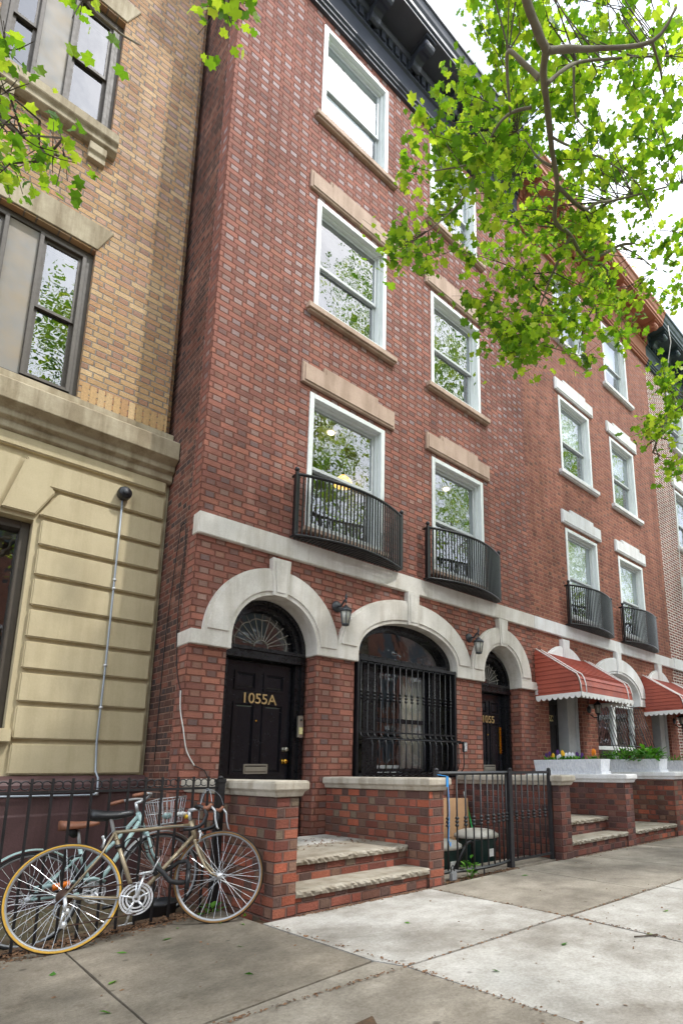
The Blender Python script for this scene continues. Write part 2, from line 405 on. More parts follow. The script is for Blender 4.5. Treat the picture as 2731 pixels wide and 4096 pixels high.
bed = MB().add([(x, y, zg(x, y)-.022) for x, y in ((-14,-7.2),(0,-7.2),(34,-7.2),(34,-1.55),(0,-1.55),(0,-3.4),(-14,-3.4),(0,-.8),(-14,-.8))],
               [(0,1,5,6),(1,2,3,4,5),(6,5,4,7),(6,7,8)]).build('sidewalk_bed', M['dirt']); tag(bed, kind='structure')
SL = [
 ([(-1.15,-2.98),(.035,-2.96),(-.005,-1.76),(-.02,-1.12),(-1.13,-1.12)], 'conc_dark'),
 ([(-2.9,-3.0),(-1.165,-2.98),(-1.145,-1.12),(-2.9,-1.12)], 'conc_dark'),
 ([(-5.2,-3.0),(-2.915,-3.0),(-2.915,-1.12),(-5.2,-1.12)], 'conc_dark'),
 ([(-1.4,-4.6),(.15,-4.4),(.105,-3.19),(.04,-2.985),(-1.3,-3.0)], 'conc_mid'),
 ([(-1.5,-7.1),(.2,-7.1),(.15,-4.42),(-1.4,-4.62)], 'conc_mid'),
 ([(-5.2,-7.1),(-1.52,-7.1),(-1.32,-3.02),(-5.2,-3.02)], 'conc_mid'),
 ([(.05,-2.965),(.01,-1.75),(1.735,-1.745),(1.735,-3.2),(.12,-3.17)], 'conc_light'),
 ([(.165,-4.75),(.12,-3.19),(1.745,-3.225),(1.61,-4.75)], 'conc_light'),
 ([(.2,-7.1),(.165,-4.77),(1.61,-4.77),(1.5,-7.1)], 'conc_light'),
 ([(1.63,-4.75),(1.765,-3.24),(3.35,-3.27),(3.25,-4.75)], 'conc_light'),
 ([(3.27,-4.75),(3.37,-3.27),(5.0,-3.26),(4.95,-4.75)], 'conc_light'),
 ([(1.52,-7.1),(1.63,-4.77),(4.95,-4.77),(4.9,-7.1)], 'conc_mid'),
 ([(1.75,-1.745),(3.2,-1.69),(3.108,-3.25),(1.75,-3.205)], 'conc_mid'),
 ([(3.215,-1.69),(4.6,-1.72),(4.6,-3.24),(3.122,-3.25)], 'conc_mid'),
 ([(4.61,-1.72),(6.1,-1.74),(6.15,-3.25),(4.61,-3.245)], 'conc_mid'),
]
x = 5.02
k = 0
while x < 33:
    SL.append(([(x,-4.75),(x,-3.265),(x+1.58,-3.265),(x+1.58,-4.75)], ('conc_light','conc_mid')[k % 2]))
    SL.append(([(x,-7.1),(x,-4.77),(x+1.58,-4.77),(x+1.58,-7.1)], ('conc_mid','conc_light')[k % 2]))
    if x > 6: SL.append(([(x-.42,-3.25),(x-.42,-1.74),(x+1.145,-1.74),(x+1.145,-3.25)], ('conc_mid','conc_dark')[k % 2]))
    x += 1.595; k += 1
SL.append(([(6.165,-3.25),(6.12,-1.74),(6.17,-1.74),(6.185,-3.25)], 'conc_mid'))
for poly, m in SL: slab(poly, M[m])
kb = MB().box(-14, 34, -7.28, -7.12, -.2, .0).build('kerb', M['curbstone'], None, .015); tag(kb, kind='structure')
rd = MB().add([(-60,-15.5,-.13),(90,-15.5,-.13),(90,-7.28,-.13),(-60,-7.28,-.13)], [(0,1,2,3)]).build('road', M['asphalt']); tag(rd, kind='structure')
sw2 = MB().box(-60, 90, -20.4, -15.5, -.2, .0).build('far_sidewalk', M['conc_mid']); tag(sw2, kind='structure')
# mossy paved strip in front of the tan building
aw = MB().add([(-5.2,-1.1,-.26),(.08,-1.1,-.09),(.08,.9,-.12),(-5.2,.9,-.26)], [(0,1,2,3)]).build('front_yard', M['moss']); tag(aw, kind='structure')
# basement well between the two stoops of the first red house
bw = MB()
bw.box(1.96, 4.08, -1.16, .0, -.28, -.24)
bw.box(1.96, 4.08, -1.62, -1.17, -.2, .005)
bw.build('basement_court', M['conc_mid']); tag(bpy.data.objects['basement_court'], kind='structure')

# ------------------------------------------------------------------ house parts
def wall_with_holes(mb, outer, holes, y=0., depth=.34, mi=0):
    loops = [outer]+holes
    flat = [p for l in loops for p in l]
    tri = tessellate_polygon([[Vector((p[0], p[1], 0)) for p in l] for l in loops])
    mb.add([(p[0], y, p[1]) for p in flat], [tuple(t) for t in tri], mi)
    for l in holes:
        n = len(l)
        mb.add([(p[0], y, p[1]) for p in l]+[(p[0], y+depth, p[1]) for p in l],
               [(i, (i+1) % n, (i+1) % n+n, i+n) for i in range(n)], mi)
def rect(x0, x1, z0, z1): return [(x0,z0),(x1,z0),(x1,z1),(x0,z1)]
def arch_hole(x0, x1, z0, zs, rx, rz): 
    cx = (x0+x1)/2
    return [(x0,z0),(x1,z0)]+arc(cx, zs, (x1-x0)/2, rz, 0, PI, 28)
def frame_ring(mb, x0, x1, z0, z1, w, y0, y1, wb=None, mi=0):
    wb = wb or w
    mb.box(x0, x0+w, y0, y1, z0, z1, mi); mb.box(x1-w, x1, y0, y1, z0, z1, mi)
    mb.box(x0+w, x1-w, y0, y1, z1-w, z1, mi); mb.box(x0+w, x1-w, y0, y1, z0, z0+wb, mi)

def window(house, x0, x1, z0, z1, meet, fr='wframe', sa='sash', deep=.21, glass='glass', label=None, blind=None, y=0., lower_screen=True):
    e = .004; w = .07
    f = MB(); frame_ring(f, x0+e, x1-e, z0+e, z1-e, w, y-.012, y+deep)
    frame_ring(f, x0+w+.004, x1-w-.004, z0+w+.004, z1-w-.004, .03, y+.06, y+deep+.02)
    fo = f.build('window', M[fr], house, .004)
    if label: lab(fo, label)
    a0, a1, b0, b1 = x0+w+.036, x1-w-.036, z0+w+.036, z1-w-.036
    s = MB(); frame_ring(s, a0, a1, meet-.02, b1, .045, y+.105, y+.135); s.build('sash', M[sa], fo, .003)
    s = MB(); frame_ring(s, a0, a1, b0, meet+.022, .045, y+.145, y+.175, .06); s.build('sash', M[sa], fo, .003)
    j = [random.uniform(-.006, .006) for _ in range(4)]
    MB().add([(a0+.04,y+.12,meet+.02),(a1-.04,y+.12+j[0],meet+.02),(a1-.04,y+.12+j[0]+j[1],b1-.04),(a0+.04,y+.12+j[1],b1-.04)], [(0,1,2,3)]).build('pane', M[glass], fo)
    MB().add([(a0+.04,y+.16,b0+.055),(a1-.04,y+.16+j[2],b0+.055),(a1-.04,y+.16+j[2]+j[3],meet-.02),(a0+.04,y+.16+j[3],meet-.02)], [(0,1,2,3)]).build('pane', M[glass], fo)
    if blind:
        zb = mid(b0, b1, 1-blind)
        MB().box(a0, a1, y+.24, y+.246, zb, b1+.02).build('blind', M['blind'], fo)
    return fo

def lintel(house, x0, x1, z0, z1, zc, m, dy=-.055):
    c = (x0+x1)/2; hw = (x1-x0)*.298
    P = [(x0,z0),(x1,z0),(x1,z1),(c+hw,z1),(c+hw,zc),(c-hw,zc),(c-hw,z1),(x0,z1)]
    b = MB().prism(P, dy*.75, .02)
    i = .03
    Q = [(x0+i,z0+i),(x1-i,z0+i),(x1-i,z1-i),(c+hw-i,z1-i),(c+hw-i,zc-i),(c-hw+i,zc-i),(c-hw+i,z1-i),(x0+i,z1-i)]
    b.prism(Q, dy, dy*.75+.001)
    return b.build('lintel', M[m], house, .006)
def sill(house, x0, x1, z0, z1, m):
    return MB().box(x0, x1, -.085, .05, z0+.03, z1).box(x0+.02, x1-.02, -.06, .04, z0, z0+.032).build('sill', M[m], house, .008)

def arch_trim(house, cx, zs, rix, riz, rox, roz, m, key, flare=True):
    """ring of stone with a sunk margin, and its keystone"""
    n = 40
    ring = arc(cx, zs, rox, roz, 0, PI, n)+arc(cx, zs, rix, riz, PI, 0, n)
    b = MB().prism(ring, -.05, .03)
    i = .042
    ring2 = arc(cx, zs+i*.6, rox-i, roz-i*1.4, .03, PI-.03, n)+arc(cx, zs+i*.6, rix+i, riz+i*.6, PI-.04, .04, n)
    b.prism(ring2, -.068, -.049)
    lin = arc(cx, zs, rix+.032, riz+.032, 0, PI, n)+arc(cx, zs, rix, riz, PI, 0, n)
    b.prism(lin, .029, .3)
    o = b.build('arch_surround', M[m], house, .004)
    zt, zb, wt, wb = key
    k = MB().prism([(cx-wb,zb),(cx+wb,zb),(cx+wt,zt),(cx-wt,zt)], -.085, .02)
    k.prism([(cx-wb+.03,zb+.04),(cx+wb-.03,zb+.04),(cx+wt-.035,zt-.04),(cx-wt+.035,zt-.04)], -.092, -.084)
    k.build('keystone', M[m], o, .005)
    return o

def cornice(house, x0, x1, m, zb=12.43, brackets=7):
    z = zb
    prof = [(.05,z),(-.06,z),(-.06,z+.05),(-.09,z+.06),(-.09,z+.10),(-.12,z+.12),(-.12,z+.16),(-.075,z+.19),(-.06,z+.2),(-.06,z+.56),(-.10,z+.58),(-.10,z+.62),(-.075,z+.63),(-.075,z+.80),
            (-.13,z+.82),(-.16,z+.88),(-.16,z+.91),(-.60,z+.93),(-.60,z+.98),(-.63,z+1.0),(-.63,z+1.08),(-.66,z+1.12),(-.69,z+1.22),(-.72,z+1.24),(-.72,z+1.31),(.05,z+1.33)]
    b = MB().sweep(prof, x0, x1)
    co = b.build('cornice', M[m], house, .004)
    d = MB(); x = x0+.03
    while x < x1-.06:
        d.box(x, x+.085, -.125, -.07, z+.635, z+.80); x += .155
    d.build('dentil_row', M[m], co)
    for i in range(brackets):
        c = mid(x0+.3, x1-.3, i/(brackets-1))
        p = [(-.12,z+.925),(-.12,z+.66),(-.16,z+.63),(-.21,z+.65),(-.24,z+.72),(-.3,z+.77),(-.38,z+.76),(-.44,z+.72),(-.5,z+.71),(-.545,z+.75),(-.55,z+.82),(-.52,z+.87),(-.52,z+.925)]
        bk = MB().prism(p, c-.09, c+.09, 'x').box(c-.115, c+.115, -.57, -.1, z+.885, z+.928)
        bk.lathe([(.055,-.1),(.055,.1)], (c,-.50,z+.79), 12, 'x')
        bk.build('bracket', M[m], co, .006)
    return co

def six_panel_door(house, name, x0, x1, z0, z1, y, m, label):
    d = MB().box(x0, x1, y, y+.05, z0, z1)
    w = x1-x0; h = z1-z0
    for (a, b) in ((.13,.45),(.56,.88)):
        for (c, e) in ((.06,.285),(.36,.765),(.835,.945)):
            X0, X1, Z0, Z1 = x0+a*w, x0+b*w, z0+c*h, z0+e*h
            # moulding round each raised field
            frame_ring(d, X0, X1, Z0, Z1, .02, y-.018, y+.001)
            vs = [(X0+.03,y-.001,Z0+.03),(X1-.03,y-.001,Z0+.03),(X1-.03,y-.001,Z1-.03),(X0+.03,y-.001,Z1-.03)]
            q = .022
            vs += [(X0+.03+q,y-.012,Z0+.03+q),(X1-.03-q,y-.012,Z0+.03+q),(X1-.03-q,y-.012,Z1-.03-q),(X0+.03+q,y-.012,Z1-.03-q)]
            d.add(vs, [(4,5,6,7),(0,1,5,4),(1,2,6,5),(2,3,7,6),(3,0,4,7)])
    o = d.build(name, M[m], house); lab(o, label); return o
def text(parent, name, s, x, y, z, size, m, ext=.006, align='CENTER'):
    cu = bpy.data.curves.new(name, 'FONT'); cu.body = s; cu.size = size; cu.extrude = ext; cu.align_x = align; cu.bevel_depth = .0015
    tmp = bpy.data.objects.new(name+'_c', cu); col.objects.link(tmp)
    bpy.context.view_layer.update()
    me = bpy.data.meshes.new_from_object(tmp.evaluated_get(bpy.context.evaluated_depsgraph_get()))
    bpy.data.objects.remove(tmp); bpy.data.curves.remove(cu)
    me.transform(Matrix.Translation(Vector((x,y,z))-ORG[parent.name]) @ Matrix.Rotation(R(90), 4, 'X'))
    me.materials.clear(); me.materials.append(M[m])
    o = bpy.data.objects.new(name, me); col.objects.link(o); o.parent = parent; ORG[o.name] = ORG[parent.name]
    return o
def knob(parent, x, y, z, m, r=.032):
    MB().lathe([(r*1.05,0),(r*1.05,-.008),(r*.45,-.012),(r*.4,-.035),(r*.8,-.045),(r,-.06),(r*.9,-.075),(r*.4,-.083)], (x,y,z), 14, 'y').build('door_knob', M[m], parent)

def black_doorway(house, x0, x1, num, numx, handles, nz=1.86):
    """arched black doorway: frame, transom bar, fanlight and six panel door"""
    cx = (x0+x1)/2; zs = 2.5; r = (x1-x0)/2; yf = .2
    f = MB()
    f.prism([(x0,.3)]+[(x0,zs)]+arc(cx, zs, r, r+.03, PI, 0, 30)+[(x1,zs),(x1,.3),(x1-.11,.3),(x1-.11,zs)]+arc(cx, zs, r-.11, r-.08, 0, PI, 30)+[(x0+.11,zs),(x0+.11,.3)], yf+.04, .4)
    f.prism(arc(cx, zs, r-.0, r+.03, 0, PI, 30)+arc(cx, zs, r-.05, r-.02, PI, 0, 30), yf, yf+.045)
    f.box(x0, x0+.05, yf, yf+.04, .3, zs); f.box(x1-.05, x1, yf, yf+.04, .3, zs)
    f.box(x0+.02, x1-.02, yf-.03, .36, 2.36, 2.40); f.box(x0+.04, x1-.04, yf, .36, 2.40, 2.46); f.box(x0+.03, x1-.03, yf-.02, .36, 2.46, 2.5)
    fo = f.build('door_frame', M['blackwood'], house, .004)
    # fanlight
    fr = r-.13
    gl = MB().add([(cx,.33,zs+.02)]+[(p[0],.33,p[1]) for p in arc(cx, zs+.02, fr, fr+.02, 0, PI, 24)], [(0,i+1,i+2) for i in range(24)])
    fl = gl.build('fanlight', M['glass_dark'], house)
    le = MB()
    for i in range(1, 12):
        a = PI*i/12
        le.tube([(cx+fr*.22*math.cos(a),.322,zs+.03+fr*.22*math.sin(a)), (cx+fr*.99*math.cos(a),.322,zs+.03+fr*.99*math.sin(a))], .006, 4)
    for q in (.22, .80):
        pts = arc(cx, zs+.03, fr*q, fr*q, 0, PI, 24)
        if q > .5: pts = [(cx+(p[0]-cx)*(1+.06*abs(math.sin(6*(i/24)*PI))), zs+.03+(p[1]-zs-.03)*(1+.06*abs(math.sin(6*(i/24)*PI)))) for i, p in enumerate(pts)]
        le.tube([(p[0],.322,p[1]) for p in pts], .007, 4)
    le.build('leading', M['leadlight'], fl)
    d0, d1 = x0+.12, x1-.12
    d = six_panel_door(house, 'door', d0, d1, .33, 2.34, .31, 'black', 'glossy black six panel door numbered '+num)
    text(d, 'house_number', num, numx, .296, nz, .168, 'gold')
    ml = MB(); frame_ring(ml, cx-.15, cx+.15, 1.06, 1.17, .018, .288, .309); ml.box(cx-.13, cx+.13, .285, .30, 1.085, 1.14)
    ml.build('mail_slot', M['nickel'], d, .003)
    MB().lathe([(.012,0),(.012,-.014),(.004,-.016)], (cx-.02,.31,1.66), 10, 'y').build('peephole', M['brass'], d)
    if handles:
        knob(d, d1-.07, .31, 1.2, 'brass'); knob(d, d1-.07, .31, 1.34, 'nickel', .027)
    else:
        MB().box(d1-.1, d1-.06, .27, .31, 1.35, 1.8).build('door_pull', M['brass'], d, .005)
    return d

def rooms(house, x0, x1, floors, top, back=4., y0=.36):
    b = MB()
    b.box(x0+.02, x1-.02, back, back+.1, .2, top-.02, 0)
    for z in floors: b.box(x0+.02, x1-.02, y0, back, z, z+.12, 1)
    b.box(x0+.01, x0+.1, y0, back, .2, top-.02, 0); b.box(x1-.1, x1-.01, y0, back, .2, top-.02, 0)
    b.box((x0+x1)/2-.06, (x0+x1)/2+.06, y0, back, 3.6, top-.02, 0)
    return b.build('room_partition', [M['plasterdark'], M['ceil']], house)

HW = 6.15
WX = ((1.31, 2.60), (3.57, 4.83))
ROWS = ((4.06, 5.97, 4.97), (7.25, 9.04, 8.09), (10.5, 12.28, 11.3))
def red_house(name, label, X, brickm, stonem, lintm, sillm, cornm, side=False):
    h = thing(name, label, 'house', (X, 0, 0))
    top = 12.5
    w = MB()
    holes = [rect(X+a, X+b, z0, z1) for a, b in WX for z0, z1, _ in ROWS]
    holes.append(arch_hole(X+.44-.03, X+1.53+.03, .3, 2.5, 0, .6))
    holes.append(arch_hole(X+2.165-.03, X+4.05+.03, .98, 2.61, 0, .53))
    holes.append(arch_hole(X+4.70-.03, X+5.68+.03, .3, 2.6, 0, .54))
    wall_with_holes(w, rect(X, X+HW, -.3, top), holes)
    w.box(X+.001, X+HW-.001, 8., 8.2, -.3, top)
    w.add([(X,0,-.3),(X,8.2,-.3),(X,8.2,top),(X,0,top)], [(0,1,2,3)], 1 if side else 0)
    w.add([(X+HW,0,-.3),(X+HW,8.2,-.3),(X+HW,8.2,top),(X+HW,0,top)], [(0,1,2,3)], 0)
    w.add([(X,0,top),(X+HW,0,top),(X+HW,8.2,top),(X,8.2,top)], [(0,1,2,3)], 0)
    # returned brick quoin at the corner
    if side: 
        w.add([(X-.003,0,-.3),(X-.003,.24,-.3),(X-.003,.24,top),(X-.003,0,top)], [(0,1,2,3)], 0)
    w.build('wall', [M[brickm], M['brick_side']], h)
    rooms(h, X, X+HW, (.1, 3.45, 6.6, 9.8), top)
    MB().box(X-(.012 if side else -.002), X+HW-.002, -.055, .1, 3.59, 3.835).build('belt_course', M[stonem], h, .008)
    arch_trim(h, X+.985, 2.52, .545, .565, .865, .885, stonem, (3.53, 3.075, .123, .09))
    arch_trim(h, X+3.11, 2.61, .94, .5, 1.27, .84, stonem, (3.585, 3.10, .112, .1))
    arch_trim(h, X+5.19, 2.60, .49, .52, .80, .83, stonem, (3.575, 3.11, .122, .088))
    for a, b, z0, z1 in ((-.01 if side else .003, .44, 2.385, 2.54), (1.53, 2.165, 2.467, 2.635), (4.05, 4.705, 2.467, 2.63), (5.68, HW-.003, 2.46, 2.6)):
        MB().box(X+a, X+b, -.054, .3, z0, z1).build('impost', M[stonem], h, .006)
    for ci, (a, b) in enumerate(WX):
        for ri, (z0, z1, mt) in enumerate(ROWS):
            bl = .55 if ri == 2 else ((.5, .35)[ci] if X > 1 and ri == 1 else ((.62, .5)[ci] if X > 1 else 0))
            window(h, X+a, X+b, z0, z1, mt, blind=bl)
            if ri < 2: lintel(h, X+a-.135, X+b+.16, z1+.07, z1+.36, z1+.43, lintm)
            if ri > 0: sill(h, X+a-.11, X+b+.17, z0-.125, z0-.01, sillm)
            else: MB().box(X+a-.04, X+b+.04, -.08, .05, z0-.06, z0-.004).build('sill', M[sillm], h, .006)
    cornice(h, X-.02 if side else X+.004, X+HW-.004, cornm)
    return h
H1 = red_house('red_brick_house', 'red brick row house with blue black cornice, pinkish lintels and black doors', 0., 'brick_a', 'lime', 'lintel', 'lintel', 'cornice_a', True)
black_doorway(H1, .44, 1.53, '1055A', .985, True)
black_doorway(H1, 4.70, 5.68, '1055', 5.18, False)
# intercom beside the first door
ic = MB().box(1.44, 1.51, .16, .2, 1.48, 1.74).build('intercom', M['nickel'], H1, .006)
MB().box(1.452, 1.498, .152, .161, 1.52, 1.6).build('screen', M['plate'], ic); MB().lathe([(.014,0),(.014,-.01)], (1.475,.16,1.69), 10, 'y').build('button', M['black'], ic)

def arched_front_window(h, X, style):
    if style == 'black':
        f = MB(); y = .14
        cx = X+3.11
        f.prism(arc(cx, 2.61, .94, .5, 0, PI, 34)+arc(cx, 2.61, .85, .42, PI, 0, 34), .1, .3)
        f.box(X+2.17, X+4.05, .1, .3, 2.5, 2.615)
        f.box(X+2.17, X+2.23, .1, .33, .98, 2.5); f.box(X+3.99, X+4.05, .1, .33, .98, 2.5)
        f.box(X+2.17, X+4.05, .1, .36, .975, 1.06)
        for a, b in ((2.40, 2.66), (3.70, 3.88)): f.box(X+a, X+b, .15, .36, 1.06, 2.5)
        fo = f.build('arched_window', M['blackwood'], h, .006)
        MB().add([(p[0],.2,p[1]) for p in [(cx,2.6)]+arc(cx, 2.61, .86, .43, 0, PI, 30)], [(0,i+1,i+2) for i in range(30)]).build('pane', M['glass_dark'], fo)
        s = MB(); frame_ring(s, X+2.67, X+3.69, 1.07, 2.48, .045, .24, .29); s.box(X+2.7, X+3.66, .235, .29, 1.74, 1.80); s.build('sash', M['black'], fo, .003)
        MB().add([(X+2.7,.27,1.1),(X+3.66,.27,1.1),(X+3.66,.27,2.45),(X+2.7,.27,2.45)], [(0,1,2,3)]).build('pane', M['glass_dark'], fo)
        for a, b in ((2.235, 2.39), (3.885, 3.985)):
            s = MB()
            for z in (1.06, 1.4, 1.73, 2.07, 2.42): s.box(X+a, X+b, .22, .27, z, z+.03)
            s.build('sash', M['black'], fo)
            MB().box(X+a, X+b, .26, .29, 1.06, 2.48).build('sidelight', M['creamtrim'], fo)
        c = MB()
        for k in range(9):
            c.tube([(X+3.3+.05*k,.36+.012*(k % 2),1.08),(X+3.3+.046*k,.35,2.44)], .034, 6)
        c.build('curtain', M['curtain'], fo)
        MB().box(X+2.7, X+3.66, .4, .75, 1.0, 1.16).build('window_seat', M['blind'], fo, .02)
    else:
        f = MB()
        frame_ring(f, X+2.2, X+4.02, 1.0, 2.48, .07, .12, .22); f.box(X+3.06, X+3.16, .12, .22, 1.07, 2.41)
        f.box(X+2.27, X+3.06, .125, .22, 1.48, 1.56); f.box(X+3.16, X+3.95, .125, .22, 1.48, 1.56)
        f.prism(arc(X+3.11, 2.49, .95, .6, 0, PI, 30)+[(X+2.16,2.48),(X+4.06,2.48)], .13, .2)
        fo = f.build('arched_window', M['wframe'], h, .004)
        for a, b in ((2.27, 3.06), (3.16, 3.95)):
            MB().add([(X+a,.17,1.05),(X+b,.17,1.05),(X+b,.17,2.42),(X+a,.17,2.42)], [(0,1,2,3)]).build('pane', M['glass'], fo)
arched_front_window(H1, 0., 'black')

H2 = red_house('red_brick_house', 'red brown brick row house with terracotta cornice, white lintels and red awnings', HW, 'brick_b', 'white', 'white', 'white', 'cornice_b')
arched_front_window(H2, HW, 'white')
def grey_doorway(h, x0, x1, num):
    d = six_panel_door(h, 'door', x0+.04, x1-.32, .3, 2.45, .32, 'blackdoor', 'dark door under the red awning' if num else 'dark door under the second red awning')
    f = MB().box(x1-.30, x1-.02, .12, .4, .3, 2.5).box(x1-.33, x1-.30, .1, .4, .3, 2.5).box(x1-.03, x1+.0, .06, .4, .3, 2.5).box(x0+.0, x1, .3, .42, 2.45, 3.1)
    f.box(x1-.24, x1-.08, .112, .125, 1.03, 1.45).box(x1-.2, x1-.12, .108, .125, 1.15, 1.3)
    f.build('door_frame', M['greydoor'], h, .004)
    MB().box(x1-.46, x1-.36, .31, .318, 1.12, 1.3).build('notice_card', M['paper'], d)
    if num:
        cx = x0+.17
        for i, ch in enumerate('1057A'):
            p = MB().box(cx+i*.078, cx+.07+i*.078, .295, .305, 1.99, 2.10).build('number_tile', M['plate'], d)
            text(p, 'digit', ch, cx+.035+i*.078, .29, 2.005, .115, 'black', .002)
grey_doorway(H2, HW+.44, HW+1.53, True); grey_doorway(H2, HW+4.70, HW+5.68, False)

def third_house():
    X = 2*HW
    h = thing('red_brick_house', 'dark red brick house with thick white mortar joints and dark green cornice', 'house', (X, 0, 0))
    w = MB(); top = 12.5
    W3 = ((1.25, 2.55), (3.6, 4.85))
    holes = [rect(X+a, X+b, z0, z1) for a, b in W3 for z0, z1, _ in ROWS]+[rect(X+.5, X+1.55, .3, 2.5), rect(X+2.2, X+4., 1., 2.5)]
    wall_with_holes(w, rect(X, X+HW, -.3, top), holes)
    w.box(X+.001, X+HW-.001, 8., 8.2, -.3, top)
    w.add([(X+HW,0,-.3),(X+HW,8.2,-.3),(X+HW,8.2,top),(X+HW,0,top)], [(0,1,2,3)], 0)
    w.add([(X,0,top),(X+HW,0,top),(X+HW,8.2,top),(X,8.2,top)], [(0,1,2,3)], 0)
    w.build('wall', M['brick_c'], h)
    rooms(h, X, X+HW, (.1, 3.45, 6.6, 9.8), top)
    MB().box(X+.004, X+HW, -.075, .1, 3.58, 3.87).build('belt_course', M['white'], h, .008)
    for a, b in W3:
        for ri, (z0, z1, mt) in enumerate(ROWS):
            window(h, X+a, X+b, z0, z1, mt)
            if ri < 2: lintel(h, X+a-.13, X+b+.15, z1+.07, z1+.36, z1+.43, 'white')
            sill(h, X+a-.11, X+b+.15, z0-.125, z0-.01, 'white')
    six_panel_door(h, 'door', X+.52, X+1.53, .3, 2.48, .25, 'blackdoor', 'dark door under the green awning')
    window(h, X+2.2, X+4., 1., 2.5, 1.75)
    cornice(h, X+.004, X+HW, 'cornice_c')
    a = thing('door_awning', 'dark green domed canvas awning over the far door', 'awning', (X+1.05, -.02, 2.4))
    d = MB()
    vs = []; n = 12; m = 8
    for j in range(m+1):
        e = PI/2*j/m
        for i in range(n+1):
            t = PI*i/n
            vs.append((X+1.05-.78*math.cos(t)*math.cos(e)**.8, -.01-.75*math.sin(t)*math.cos(e)**.8, 2.35+.95*math.sin(e)))
    d.add(vs, [(j*(n+1)+i, j*(n+1)+i+1, (j+1)*(n+1)+i+1, (j+1)*(n+1)+i) for j in range(m) for i in range(n)], 0, True)
    d.build('canvas', M['greenawn'], a)
    MB().tube([(X+1.05-.78*math.cos(PI*i/16), -.01-.75*math.sin(PI*i/16), 2.33) for i in range(17)], .014).build('hoop', M['awnwhite'], a)
    return h
H3 = third_house()

